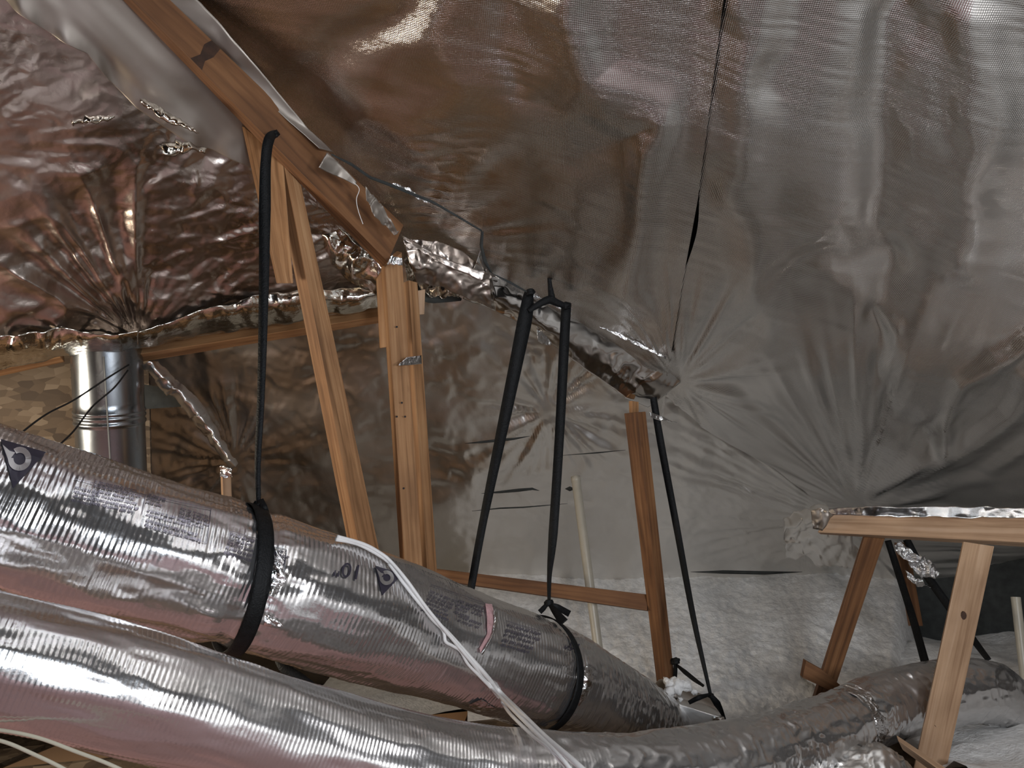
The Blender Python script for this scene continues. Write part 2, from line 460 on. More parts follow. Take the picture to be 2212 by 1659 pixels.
# ---- back slope
def disp_B(X, Y, u, v):
    z = 0.030 * fbm(u * 1.2, v * 1.2, seed=81, octv=3)
    z += 0.022 * crumple(u * 2.2, v * 2.2, 83) + 0.014 * crumple(u * 5.0, v * 5.5, 85) + 0.005 * crumple(u * 12, v * 12, 86)
    z += 0.016 * fan(X, Y, 1185, 900, 5, 60, 260, 87)
    z += 0.016 * fan(X, Y, 505, 1000, 5, 60, 240, 89)
    z += 0.012 * fan(X, Y, 1800, 1120, 10, 160, 700, 91)
    return z
wall_back = tag(thing('ceiling_back', (0, 0, 0), None, None), kind='structure')
xsB = cols(-700, 3200, 230, 1960, 4.5, 12)
botB = [(-700, 1480), (3200, 1480)]
topB = [(-700, 560), (300, 690), (600, 600), (870, 500), (1040, 600), (1440, 850), (1800, 1090), (3200, 1110)]
sheet('foil_sheet', PL_B, xsB, topB, botB, 170, disp_B, M['slope_foil'], wall_back, outer_rows=0)

def slit(a, parent, pl=None, lift=0.035, w=3.0):
    # dark lens-shaped strips: painted shade of slits and laps, plus a brown stain
    vs = []; n = Vector(normal_of(pl or PL_B)); m = len(a)
    for k, (x, y) in enumerate(a):
        h = w * math.sin(math.pi * k / (m - 1)) + 0.3
        for sgn in (-1, 1):
            q = P(x, y + sgn * h, float(dep(pl or PL_B, x, y))) - n * lift; vs.append(q)
    me = bpy.data.meshes.new('slit_shade'); me.from_pydata(vs, [], [(2 * k, 2 * k + 1, 2 * k + 3, 2 * k + 2) for k in range(m - 1)]); me.update()
    o = link('slit_shade', me, M['void_shade'], parent); md = o.modifiers.new('t', 'SOLIDIFY'); md.thickness = 0.002
for a, w in (([(1005, 948), (1040, 945), (1080, 941), (1110, 938), (1145, 932)], 3), ([(1040, 1056), (1080, 1053), (1120, 1049), (1150, 1046), (1165, 1050)], 3.2), ([(1020, 1094), (1080, 1088), (1130, 1086), (1225, 1078)], 1.4), ([(1220, 1046), (1230, 1046), (1242, 1046)], 5),
             ([(1210, 974), (1290, 968), (1350, 962)], 1.2), ([(1490, 1226), (1560, 1226), (1650, 1228), (1730, 1226)], 4), ([(1080, 1262), (1160, 1266), (1240, 1250)], 2.5)):
    slit(a, wall_back, w=w)

# ------------------------------------------------------------------ floor and the rest of the shell
def box_mesh(name, lo, hi, mat, parent=None):
    bm = bmesh.new(); bmesh.ops.create_cube(bm, size=1)
    c = [(a + b) / 2 for a, b in zip(lo, hi)]; s = [b - a for a, b in zip(lo, hi)]
    for v in bm.verts: v.co = Vector((v.co.x * s[0] + c[0], v.co.y * s[1] + c[1], v.co.z * s[2] + c[2]))
    me = bpy.data.meshes.new(name); bm.to_mesh(me); bm.free()
    return link(name, me, mat, parent, smooth=False)
tag(box_mesh('floor', (-6, -4.2, -0.12), (6, 8, -0.02), M['osb']), kind='structure')
tag(box_mesh('wall_front', (-6, -4.3, -0.1), (6, -4.2, 4.2), M['osb']), kind='structure')
tag(box_mesh('wall_left', (-6.1, -4.2, -0.1), (-6.0, 8, 3.6), M['osb']), kind='structure')
tag(box_mesh('wall_right', (6.0, -4.2, -0.1), (6.1, 8, 3.6), M['osb']), kind='structure')
tag(box_mesh('ceiling', (-6, -4.2, 3.6), (6, 0.4, 3.7), M['slope_foil']), kind='structure')
# OSB end wall seen beside the vent pipe
def quad_board(name, pts, thick, mat, parent=None):
    vs = [P(*p) for p in pts]
    n = (vs[1] - vs[0]).cross(vs[3] - vs[0]).normalized()
    if n.dot(FW) < 0: n = -n
    k = len(vs)
    vs += [v + n * thick for v in vs]
    me = bpy.data.meshes.new(name)
    me.from_pydata(vs, [], [list(range(k)), list(range(2 * k - 1, k - 1, -1))] + [[i, (i + 1) % k, k + (i + 1) % k, k + i] for i in range(k)])
    me.update()
    bm = bmesh.new(); bm.from_mesh(me); bmesh.ops.recalc_face_normals(bm, faces=bm.faces); 
    uvl = bm.loops.layers.uv.new('UVMap')
    L = (vs[1] - vs[0]); ax = L.normalized(); ay = n.cross(ax)
    for f in bm.faces:
        for l in f.loops:
            q = l.vert.co - vs[0]; l[uvl].uv = (q.dot(ax), q.dot(ay) + q.dot(n))
    bm.to_mesh(me); bm.free()
    return link(name, me, mat, parent, smooth=False)
tag(quad_board('wall_end', [(-900, 640, 3.3), (320, 740, 3.65), (330, 1250, 3.75), (-900, 1250, 3.4)], 0.02, M['osb']), kind='structure')
tag(quad_board('wall_eave_shade', [(1880, 1120, 5.4), (2700, 1120, 4.9), (2700, 1700, 4.9), (1880, 1700, 5.4)], 0.02, M['void_shade']), kind='structure')  # dark sheet painted as the shaded void under the truss chord

# loose-fill insulation heaped against the eave
xg = cols(1010, 3300, 1180, 2240, 5.0, 10); yg = np.concatenate([np.linspace(1195, 1660, 110), np.linspace(1690, 2300, 14)])
Xg, Yg = np.meshgrid(xg, yg)
ivd = 0.1865 + 0.000247 * (Yg - 1235) - 0.03 * 0
V = PN(Xg, Yg, 1 / ivd)
nrm = np.array((UP * 0.8 - FW * 0.6))
fx, fy, fz = V[..., 0], V[..., 1], V[..., 2]
drop = ss(1930, 2060, Xg) * (1 - ss(2330, 2560, Xg)) * (1 - ss(1380, 1520, Yg + 0.0 * Xg))
hgt = 0.06 * fbm(fx * 1.5, fy * 1.5, fz, seed=101, octv=2) + 0.007 * fbm(fx * 9, fy * 9, fz * 9, seed=103, octv=4, gain=0.7) + 0.008 * fbm(fx * 45, fy * 45, fz * 45, seed=104, octv=3, gain=0.7)
V = V + nrm * (hgt - 0.55 * drop)[..., None]
ins = grid_mesh('loose_insulation', V, M['fluff'])
tag(ins, 'white blown loose-fill insulation heaped up against the foil slope', 'insulation', kind='stuff')
# insulation and batts on the floor, near and beyond the view
xg = np.linspace(-5.9, 5.9, 150); yg = np.linspace(-4.1, 7.5, 150)
Xg, Yg = np.meshgrid(xg, yg)
Zg = 0.06 + 0.05 * fbm(Xg * 1.4, Yg * 1.4, seed=111, octv=3) + 0.02 * fbm(Xg * 8, Yg * 8, seed=112, octv=3)
Vg = np.stack([Xg, Yg, Zg], -1)
kx = int(np.searchsorted(xg, 0.35)); k2 = int(np.searchsorted(xg, 1.35)); ky = int(np.searchsorted(yg, 2.75))
bt = grid_mesh('pink_insulation', Vg[:ky + 1, :kx + 1], M['pink'])
tag(bt, 'pink fibreglass batts lying on the attic floor under the ducts', 'insulation', kind='stuff')
wf = grid_mesh('floor_insulation', Vg[:int(np.searchsorted(yg, 2.6)), kx:] + np.array([0, 0, 0.03]), M['fluff'])
wf3 = grid_mesh('far_insulation', Vg[int(np.searchsorted(yg, 2.6)) - 1:, k2:] + np.array([0, 0, 0.03]), M['fluff'])
tag(wf3, 'pale fluffy insulation in the lower right corner around the knotty truss web', 'insulation', kind='stuff')
kc = int(np.searchsorted(xg, -1.7)); kr = int(np.searchsorted(yg, 4.9))
wf2 = grid_mesh('eave_insulation', Vg[kr:, kc:kx + 1] + np.array([0, 0, 0.03]), M['fluff'])
tag(wf2, 'loose-fill insulation along the foot of the crinkled back slope behind the ducts', 'insulation', kind='stuff')
plank_mat = M['pale_pine']
for k, (lx, ly, wx, wy, mt) in enumerate(((-2.5, 3.0, 1.3, 0.75, 'pale_pine'), (-1.25, 3.9, 0.85, 0.45, 'pine'), (-2.7, 4.05, 0.95, 0.7, 'pale_pine'), (-4.0, 3.0, 1.2, 1.6, 'osb'))):  # boards added behind the ducts so the roof foil reflects tan patches
    tag(box_mesh('reflected_board', (lx, ly, 0.12), (lx + wx, ly + wy, 0.14), M[mt]), ('pale', 'orange', 'short pale', 'strand')[k] + ' board added behind the ducts to tint the foil reflections', 'board')
tag(wf, 'pale loose-fill insulation on the floor below the small duct', 'insulation', kind='stuff')

# ------------------------------------------------------------------ timber
def prism_beam(name, A, B, mat, parent=None, bevel=0.0025, segs=8):
    """A, B: three corner points (px, py, d): left, middle (nearest edge), right; the fourth corner closes the box"""
    def four(t):
        l, m, r = (P(*q) for q in t); return [l, m, r, l + r - m]
    a, b = four(A), four(B)
    c0 = sum(a, Vector()) / 4
    ax = (sum(b, Vector()) / 4 - c0); Lg = ax.length; ax.normalize()
    bm = bmesh.new(); uvl = bm.loops.layers.uv.new('UVMap')
    rings = []
    for k in range(segs + 1):
        t = k / segs
        rings.append([bm.verts.new(p.lerp(q, t)) for p, q in zip(a, b)])
    per = [0]
    for i in range(4): per.append(per[-1] + (a[(i + 1) % 4] - a[i]).length)
    for k in range(segs):
        for i in range(4):
            j = (i + 1) % 4
            f = bm.faces.new([rings[k][i], rings[k][j], rings[k + 1][j], rings[k + 1][i]])
            us = [k / segs * Lg, k / segs * Lg, (k + 1) / segs * Lg, (k + 1) / segs * Lg]; vs = [per[i], per[i + 1], per[i + 1], per[i]]
            for l, u, v in zip(f.loops, us, vs): l[uvl].uv = (u, v + i * 0.37)
    for ring in (rings[0], rings[-1]):
        f = bm.faces.new(ring)
        for l in f.loops:
            q = l.vert.co - c0; l[uvl].uv = (q.x * 0.3, q.z + q.x)
    bmesh.ops.recalc_face_normals(bm, faces=bm.faces)
    me = bpy.data.meshes.new(name); bm.to_mesh(me); bm.free()
    o = link(name, me, mat, parent, smooth=False)
    if bevel:
        md = o.modifiers.new('edge', 'BEVEL'); md.width = bevel; md.segments = 2; md.limit_method = 'ANGLE'
    return o

def nail_heads(parent, spots, n=FW, r=0.004):
    for (px, py, d) in spots:
        bm = bmesh.new(); bmesh.ops.create_cone(bm, cap_ends=True, segments=10, radius1=r, radius2=r * 0.8, depth=0.004)
        me = bpy.data.meshes.new('nail_head'); 
        q = (-FW).to_track_quat('Z', 'Y').to_matrix()
        for v in bm.verts: v.co = q @ v.co + P(px, py, d)
        bm.to_mesh(me); bm.free(); link('nail_head', me, M['black'], parent, smooth=False)

# hip rafter
raf = tag(prism_beam('hip_rafter', [(-54, -330, 1.93), (-36, -332, 1.88), (26, -330, 1.93)], [(824, 578, 2.86), (838, 566, 2.80), (872, 486, 2.87)], M['dark_pine'], segs=16),
          'thick dark-stained hip rafter sloping down from the top edge, strap hooked over it', 'beam')
m0, m1, r0_, r1_ = P(-36, -332, 1.88), P(838, 566, 2.80), P(26, -330, 1.93), P(872, 486, 2.87)
fn = (m1 - m0).cross(r0_ - m0).normalized(); fn = fn if fn.dot(CAM - m0) > 0 else -fn
sv = []
for t, q in ((0.412, 0.02), (0.418, 0.35), (0.409, 0.7), (0.412, 0.98), (0.434, 0.98), (0.437, 0.6), (0.432, 0.3), (0.440, 0.02)):
    a, b = m0.lerp(m1, t), r0_.lerp(r1_, t); sv.append(a.lerp(b, q) + fn * 0.0012)
me = bpy.data.meshes.new('stain'); me.from_pydata(sv + [v - fn * 0.001 for v in sv], [], [list(range(8)), list(range(15, 7, -1))] + [[k, (k + 1) % 8, 8 + (k + 1) % 8, 8 + k] for k in range(8)]); me.update()
stn = link('stain', me, M['burn'], raf, smooth=False); stn['label'] = 'dark burnt patch'
# strap end stud, posts
st = tag(prism_beam('roof_strut', [(584, 330, 2.60), (613, 348, 2.56), (650, 396, 2.62)], [(766, 1250, 3.02), (789, 1250, 2.98), (833, 1252, 3.04)], M['pine'], segs=14),
         'long slanting wooden strut from the hip rafter down behind the large duct', 'post')
tag(prism_beam('splice_board', [(522, 272, 2.58), (528, 274, 2.56), (612, 342, 2.56)], [(597, 612, 2.68), (601, 612, 2.66), (634, 612, 2.66)], M['pine'], segs=4),
    'short pale splice board nailed to the upper end of the slanting strut', 'board')
pa = tag(prism_beam('roof_post', [(822, 572, 2.90), (832, 576, 2.86), (868, 545, 2.90)], [(866, 1250, 3.06), (876, 1250, 3.02), (915, 1252, 3.05)], M['pine'], segs=12),
         'front upright post of the doubled pair under the end of the hip rafter', 'post')
nail_heads(pa, [(857, 706, 2.885), (868, 870, 2.92), (857, 900, 2.92), (875, 900, 2.93), (872, 1055, 2.975)])
tag(prism_beam('roof_post', [(871, 610, 2.99), (883, 605, 2.96), (902, 610, 3.0)], [(910, 1255, 3.13), (925, 1256, 3.10), (946, 1256, 3.14)], M['pine'], segs=12),
    'rear upright post of the doubled pair, its top cut off below the rafter', 'post')
tag(prism_beam('splice_board', [(812, 602, 2.93), (814, 602, 2.91), (829, 580, 2.90)], [(820, 752, 2.97), (822, 752, 2.95), (836, 750, 2.93)], M['pine'], segs=2),
    'thin splice board on the side of the front doubled post', 'board')
tag(prism_beam('wood_block', [(900, 628, 3.04), (902, 628, 3.03), (919, 625, 3.04)], [(903, 680, 3.05), (905, 680, 3.04), (917, 679, 3.05)], M['pale_pine'], segs=1),
    'small offcut of wood behind the top of the rear doubled post', 'block')
pc = tag(prism_beam('roof_post', [(1348, 893, 3.72), (1377, 891, 3.68), (1395, 889, 3.72)], [(1432, 1590, 3.92), (1452, 1590, 3.88), (1471, 1590, 3.92)], M['dark_pine'], segs=12),
         'lone dark upright post standing beside the white insulation heap', 'post')
prism_beam('post_tenon', [(1358, 866, 3.75), (1366, 866, 3.73), (1380, 868, 3.76)], [(1359, 898, 3.75), (1366, 898, 3.73), (1380, 898, 3.76)], M['pine'], pc, segs=1)
tag(prism_beam('ledger_board', [(860, 1218, 3.80), (860, 1240, 3.76), (868, 1244, 3.84)], [(1398, 1284, 3.86), (1398, 1319, 3.82), (1402, 1321, 3.88)], M['dark_pine'], segs=8),
    'horizontal dark ledger board running from the lone post behind the large duct', 'beam')
# purlins under the brown foil
tag(prism_beam('purlin', [(282, 749, 3.28), (282, 768, 3.24), (300, 783, 3.32)], [(820, 664, 3.46), (820, 684, 3.42), (826, 697, 3.50)], M['pine'], segs=8),
    'horizontal purlin under the crinkled brown foil between vent pipe and posts', 'beam')
tag(prism_beam('purlin', [(-400, 850, 3.0), (-400, 885, 2.96), (-396, 900, 3.04)], [(128, 752, 3.22), (130, 770, 3.18), (140, 782, 3.26)], M['pine'], segs=8),
    'stub of purlin wrapped in gold foil at the left edge, beside the vent pipe', 'beam')
# right truss
bh = tag(prism_beam('truss_chord', [(1790, 1108, 3.38), (1766, 1150, 3.34), (1772, 1154, 3.46)], [(2700, 1118, 2.86), (2700, 1196, 2.82), (2700, 1212, 2.94)], M['pale_pine'], segs=8),
         'pale horizontal truss chord under the foil at the right edge', 'beam')
tw = tag(prism_beam('truss_web', [(2079, 1170, 2.98), (2082, 1170, 2.96), (2148, 1180, 2.99)], [(1960, 1720, 2.72), (1962, 1720, 2.70), (2032, 1720, 2.73)], M['pale_pine'], segs=10),
    'pale slanting truss web in front of the small duct, with a dark knot', 'post')
for kx_, ky_, kd, kr_ in ((2082, 1330, 2.892, 9), (2018, 1572, 2.778, 6)):
    quad_board('knot', [(kx_ + kr_ * math.cos(a) * 0.7, ky_ + kr_ * math.sin(a), kd) for a in [i * math.tau / 10 for i in range(10)]], 0.02, M['burn'], tw)
tag(prism_beam('truss_web', [(1864, 1158, 3.42), (1867, 1160, 3.38), (1912, 1162, 3.42)], [(1743, 1540, 3.30), (1750, 1540, 3.26), (1786, 1540, 3.30)], M['dark_pine'], segs=10),
    'dark slanting truss web ending behind the small duct at a broken brace', 'post')
tag(quad_board('broken_brace', [(1741, 1428, 3.24), (1778, 1449, 3.24), (1822, 1486, 3.24), (1790, 1490, 3.24), (1734, 1464, 3.24)], 0.03, M['dark_pine']),
    'short broken brown brace crossing the foot of the dark truss web', 'board')
tag(prism_beam('truss_web', [(1931, 1172, 4.1), (1935, 1172, 4.06), (1962, 1172, 4.1)], [(1962, 1352, 4.05), (1966, 1352, 4.0), (1994, 1352, 4.05)], M['dark_pine'], segs=4),
    'shadowed reddish web board deep behind the foil scraps under the pale chord', 'post')
tag(prism_beam('joist_offcut', [(1936, 1588, 2.55), (1940, 1600, 2.50), (1950, 1620, 2.56)], [(2090, 1690, 2.40), (2094, 1710, 2.36), (2100, 1730, 2.42)], M['pale_pine'], segs=2),
    'pale wooden offcut at the foot of the knotty truss web', 'board')
ss_ = tag(prism_beam('stud_stub', [(476, 1020, 3.05), (480, 1018, 3.02), (499, 1020, 3.05)], [(480, 1130, 3.07), (484, 1130, 3.04), (503, 1130, 3.07)], M['pale_pine'], segs=2),
          'thin wooden stud poking up behind the large duct with a foil cap', 'post')
for k in range(3):
    tag(box_mesh('floor_joist', (-4.5 + 0.05 * k, 2.4 + 0.75 * k, 0.0), (0.6, 2.44 + 0.75 * k, 0.17), M['osb']), ('front', 'middle', 'rear')[k] + ' floor joist edge showing in the gap beneath the ducts', 'joist')

# ------------------------------------------------------------------ ducts
def catmull(pts, n):
    p = [np.array(q, float) for q in pts]
    p = [2 * p[0] - p[1]] + p + [2 * p[-1] - p[-2]]
    out = []
    for i in range(1, len(p) - 2):
        for k in range(n):
            t = k / n
            out.append(0.5 * ((2 * p[i]) + (-p[i - 1] + p[i + 1]) * t + (2 * p[i - 1] - 5 * p[i] + 4 * p[i + 1] - p[i + 2]) * t * t + (-p[i - 1] + 3 * p[i] - 3 * p[i + 1] + p[i + 2]) * t ** 3))
    out.append(p[-2])
    return np.array(out)

class Path:
    def __init__(s, pix, n=60):
        w = [np.array(P(*q)) for q in pix]
        c = catmull(w, n); seg = np.linalg.norm(np.diff(c, axis=0), axis=1); s.s = np.concatenate([[0], np.cumsum(seg)]); s.c = c; s.L = s.s[-1]
    def at(s, t):
        return np.stack([np.interp(t, s.s, s.c[:, k]) for k in range(3)], -1)
    def frames(s, t):
        c = s.at(t); e = 0.03
        T = s.at(np.minimum(t + e, s.L)) - s.at(np.maximum(t - e, 0)); T /= np.linalg.norm(T, axis=1)[:, None]
        up = np.array([0, 0, 1.0]); A = up - T * (T @ up)[:, None]; A /= np.linalg.norm(A, axis=1)[:, None]
        B = np.cross(T, A)
        return c, T, A, B
    def nearest_px(s, px, py):
        # path length whose centre projects nearest to a pixel
        q = s.c - NCAM; d = q @ NFW; x = W / 2 + FP * (q @ NRT) / d; y = H / 2 - FP * (q @ NUP) / d
        return s.s[np.argmin(np.hypot(x - px, y - py))]

def duct_mesh(path, rad, ds, nth, disp, name, mat, parent, t0=0.0, t1=None):
    t = np.arange(t0, t1 or path.L, ds); c, T, A, B = path.frames(t)
    th = np.linspace(0, 2 * np.pi, nth, endpoint=False)
    TT, TH = np.meshgrid(t, th, indexing='ij')
    r = rad + disp(TT, TH)
    V = c[:, None] + r[..., None] * (A[:, None] * np.cos(th)[None, :, None] + B[:, None] * np.sin(th)[None, :, None])
    return grid_mesh(name, V, mat, parent, np.stack([TT, TH], -1), closed=True), V

def bvh_of(V, closed=True):
    n, m = V.shape[:2]; idx = np.arange(n * m).reshape(n, m); nx = np.roll(idx, -1, axis=1)
    q = np.stack([idx[:-1], nx[:-1], nx[1:], idx[1:]], -1).reshape(-1, 4)
    return BVHTree.FromPolygons(V.reshape(-1, 3).tolist(), q.tolist())

def hit(bvh, px, py, off=0.0):
    d = (P(px, py, 1.0) - CAM).normalized()
    loc, n, i, dist = bvh.ray_cast(CAM, d)
    if loc is None: return None
    if n.dot(d) > 0: n = -n
    return loc + n * off

R1 = 0.19
D1 = Path([(-700, 890, 1.55), (-380, 985, 1.66), (-60, 1090, 1.80), (220, 1170, 1.93), (500, 1243, 2.08), (704, 1306, 2.22), (950, 1386, 2.49), (1147, 1450, 2.73), (1237, 1489, 2.90), (1356, 1560, 3.15), (1450, 1640, 3.40), (1530, 1730, 3.75)])
TS1 = D1.nearest_px(512, 1247); TS2 = D1.nearest_px(1160, 1452)
def disp1(t, th):
    c, s = np.cos(th), np.sin(th)
    am = 0.5 + 0.5 * ss(-0.9, 0.3, c)  # flatter underneath
    p = 0.0125
    ph = t / p + 0.5 * vnoise(t * 3, c * 1.2, s * 1.2, seed=1)
    rib = np.sin(np.pi * ph) ** 2 * 0.00125 * (0.35 + 0.8 * ss(-0.5, 0.5, fbm(t * 6, c * 3, s * 3, seed=2, octv=2)))
    z = rib * am * (1 - ss(TS2 + 0.05, TS2 + 0.3, t) * 0.8)
    z += 0.007 * fbm(t * 4, c * 2.2, s * 2.2, seed=3, octv=3)
    z += 0.0022 * vnoise(t * 70, c * 5, s * 5, seed=4) * (0.3 + ss(TS2 - 0.2, TS2 + 0.4, t))
    for q in (TS1, TS2):
        g = np.exp(-((t - q) / 0.035) ** 2); w = np.exp(-((t - q) / 0.09) ** 2)
        z -= 0.011 * g
        z += 0.006 * w * vnoise(t * 22, c * 13, s * 13, seed=6) * (1 - g)
    # lengthwise sag lines on the underside
    z += 0.006 * np.exp(-((th - 2.5) / 0.25) ** 2) + 0.006 * np.exp(-((th - 3.9) / 0.25) ** 2)
    z -= 0.012 * ss(0.6, 1.0, -c)
    return z
duct = thing('flexible_duct', (0, 0, 0), 'large foil flexible duct slung on black straps, printed with a size mark', 'duct')
_, V1 = duct_mesh(D1, R1, 0.0025, 144, disp1, 'foil_jacket', M['duct_foil'], duct)
bv1 = bvh_of(V1[::6])

R2 = 0.12
def c2(x, top, sl, d):  # centre from a point of the upper silhouette
    w = R2 * FP / d; a = math.radians(sl); return (x - math.sin(a) * w, top + math.cos(a) * w, d)
D2 = Path([c2(-700, 1130, 13, 1.25), c2(-350, 1205, 13, 1.37), c2(0, 1290, 14, 1.48), c2(230, 1345, 15, 1.57), c2(400, 1395, 17, 1.64), c2(600, 1460, 18, 1.74), c2(800, 1522, 16, 1.84), c2(1000, 1570, 10, 1.93), c2(1200, 1590, 3, 2.02),
           c2(1400, 1589, -4, 2.18), c2(1600, 1560, -12, 2.45), c2(1750, 1518, -20, 2.70), c2(1870, 1468, -20, 2.92), c2(2000, 1438, -9, 3.02), c2(2110, 1427, 5, 3.10), c2(2200, 1462, 40, 3.18), c2(2260, 1560, 70, 3.25), c2(2270, 1700, 85, 3.3)])
TJ = D2.nearest_px(1830, 1545)
def disp2(t, th):
    c, s = np.cos(th), np.sin(th)
    tt = t / D2.L
    rough = ss(0.28, 0.5, tt)
    p = 0.010
    rib = np.sin(np.pi * (t / p + 0.6 * vnoise(t * 4, c, s, seed=201))) ** 2 * 0.0009 * (0.4 + 0.8 * ss(-0.5, 0.5, fbm(t * 7, c * 3, s * 3, seed=202, octv=2)))
    z = rib * (1 - rough)
    z += 0.005 * fbm(t * 4, c * 2, s * 2, seed=203, octv=3)
    q = vnoise(t * 22 + 2 * vnoise(t * 3, c * 2, s * 2, seed=207), c * 2.4, s * 2.4, seed=204); q2 = vnoise(t * 38, c * 4, s * 4, seed=205)
    z += rough * (0.006 * (0.5 - np.abs(q)) + 0.0026 * (0.5 - np.abs(q2)))
    g = np.exp(-((t - TJ) / 0.03) ** 2)
    z -= 0.012 * g
    return z
duct2 = thing('flexible_duct', (0, 0, 0), 'smaller bright foil flexible duct curving along the bottom of the picture', 'duct')
duct_mesh(D2, R2, 0.003, 120, disp2, 'foil_jacket', M['duct_foil_small'], duct2)
tJ = np.arange(TJ - 0.05, TJ + 0.05, 0.003)
bv2 = None
_, VJ = duct_mesh(D2, R2 + 0.004, 0.003, 120, lambda t, th: -0.006 + 0.007 * crumple(t * 22, th * 1.6, 211) + 0.004 * np.abs(vnoise(t * 60, np.cos(th) * 4, np.sin(th) * 4, seed=5)), 'tape_wrap', M['tape_foil'], duct2, TJ - 0.035, TJ + 0.04)

# further ducts low at the right
D3 = Path([(1780, 1760, 2.5), (1850, 1690, 2.52), (1900, 1660, 2.6), (1960, 1720, 2.8)])
d3 = thing('flexible_duct', (0, 0, 0), 'crumpled greenish foil duct stub under the joint, at the bottom edge', 'duct')
duct_mesh(D3, 0.075, 0.004, 72, lambda t, th: 0.022 * crumple(t * 22, np.sin(th) * 2.2 + th * 0.0, 221), 'foil_jacket', M['slope_foil'], d3)
D4 = Path([(2020, 1590, 3.45), (2120, 1570, 3.45), (2190, 1568, 3.45), (2300, 1580, 3.4)])
d4 = thing('flexible_duct', (0, 0, 0), 'pale short duct half buried in insulation at the lower right', 'duct')
duct_mesh(D4, 0.085, 0.006, 60, lambda t, th: 0.004 * fbm(t * 9, np.cos(th) * 2, np.sin(th) * 2, seed=231, octv=3), 'foil_jacket', M['slope_foil'], d4)

# ------------------------------------------------------------------ prints on the big duct
def decal(name, polys, mat, parent, bvh, off=0.0035, label=None):
    """polys: pixel polygons laid on the duct jacket"""
    bm = bmesh.new()
    for pg in polys:
        vs = [hit(bvh, x, y, off) for x, y in pg]
        if any(v is None for v in vs): continue
        vv = [bm.verts.new(v) for v in vs]
        if len(vv) >= 3: bm.faces.new(vv)
    me = bpy.data.meshes.new(name); bm.to_mesh(me); bm.free()
    o = link(name, me, mat, parent, smooth=False)
    if label: o['label'] = label
    if name == 'printed_specification': o['kind'] = 'stuff'
    return o
rng = random.Random(4)
def textblock(x0, y0, dx, dy, cols_, lines, lh, cw=7.0, fill=0.8, thick=0.55, bold=()):
    """rows of small letter-like marks; (dx, dy) runs along a row, rows step along its perpendicular"""
    L = math.hypot(dx, dy); ux, uy = dx / L, dy / L; vx, vy = -uy, ux
    polys = []
    for r in range(lines):
        k = 0.0
        maxw = L * (fill + 0.2 * rng.random())
        while k < maxw:
            w = cw * (0.5 + 1.6 * rng.random())
            h = lh * thick * (1.3 if r in bold else 1)
            ox, oy = x0 + ux * k + vx * r * lh, y0 + uy * k + vy * r * lh
            # a word: a few strokes
            q = 0.0
            while q < w:
                s = 1.7 + rng.random() * 1.2; hh = h * (0.6 + 0.4 * rng.random())
                polys.append([(ox + ux * q, oy + uy * q), (ox + ux * (q + s), oy + uy * (q + s)), (ox + ux * (q + s) + vx * hh, oy + uy * (q + s) + vy * hh), (ox + ux * q + vx * hh, oy + uy * q + vy * hh)])
                q += s + 0.9
            k += w + 3.5
    return polys
def line(x0, y0, x1, y1, w=1.2, n=8):
    L = math.hypot(x1 - x0, y1 - y0); vx, vy = -(y1 - y0) / L * w / 2, (x1 - x0) / L * w / 2
    out = []
    for k in range(n):
        a, b = k / n, (k + 1) / n
        ax, ay, bx, by = x0 + (x1 - x0) * a, y0 + (y1 - y0) * a, x0 + (x1 - x0) * b, y0 + (y1 - y0) * b
        out.append([(ax - vx, ay - vy), (bx - vx, by - vy), (bx + vx, by + vy), (ax + vx, ay + vy)])
    return out
pr = []
pr += textblock(205, 1040, 98, 22, 0, 6, 9, bold=(4, 5)) + textblock(162, 1052, 45, 11, 0, 4, 9)
pr += textblock(320, 1068, 30, 8, 0, 3, 8, bold=(0,)) + textblock(318, 1102, 125, 32, 0, 2, 9, fill=0.6) + textblock(390, 1098, 58, 18, 0, 4, 8)
pr += textblock(316, 1122, 125, 36, 0, 2, 10, fill=0.8, bold=(0, 1)) 
pr += line(160, 1036, 312, 1071) + line(312, 1071, 455, 1101) + line(313, 1071, 306, 1112) + line(455, 1101, 446, 1174, n=5) + line(318, 1140, 446, 1174)
decal('printed_specification', pr, M['faint_ink'], duct, bv1, label='faint blue-black specification table printed on the duct')
pr = textblock(498, 1152, 55, 18, 0, 5, 10, bold=(3, 4)) + line(497, 1149, 556, 1166, n=4) + line(497, 1149, 491, 1205, n=4)
decal('printed_specification', pr, M['faint_ink'], duct, bv1)
pr = textblock(593, 1186, 25, 7, 0, 2, 8) + line(591, 1182, 618, 1188, n=3) + line(618, 1188, 614, 1236, n=3)
for k in range(16):
    a, b = k / 16 * math.tau, (k + 1) / 16 * math.tau
    pr.append([(603 + 13 * math.cos(a), 1213 + 13 * math.sin(a)), (603 + 13 * math.cos(b), 1213 + 13 * math.sin(b)), (603 + 11 * math.cos(b), 1213 + 11 * math.sin(b)), (603 + 11 * math.cos(a), 1213 + 11 * math.sin(a))])
decal('printed_seal', pr, M['ink'], duct, bv1, label='round certification seal beside the strap')
pr = textblock(928, 1276, 56, 22, 0, 6, 8.5) + textblock(990, 1296, 26, 10, 0, 4, 8.5, bold=(0, 1)) + textblock(992, 1330, 50, 18, 0, 2, 9) + textblock(1024, 1306, 24, 9, 0, 3, 8) + line(985, 1290, 984, 1340, n=4) + line(930, 1264, 1050, 1306)
pr += textblock(1095, 1348, 70, 20, 0, 5, 11, bold=(1, 3)) + line(1092, 1342, 1165, 1364)
decal('printed_specification', pr, M['faint_ink'], duct, bv1)
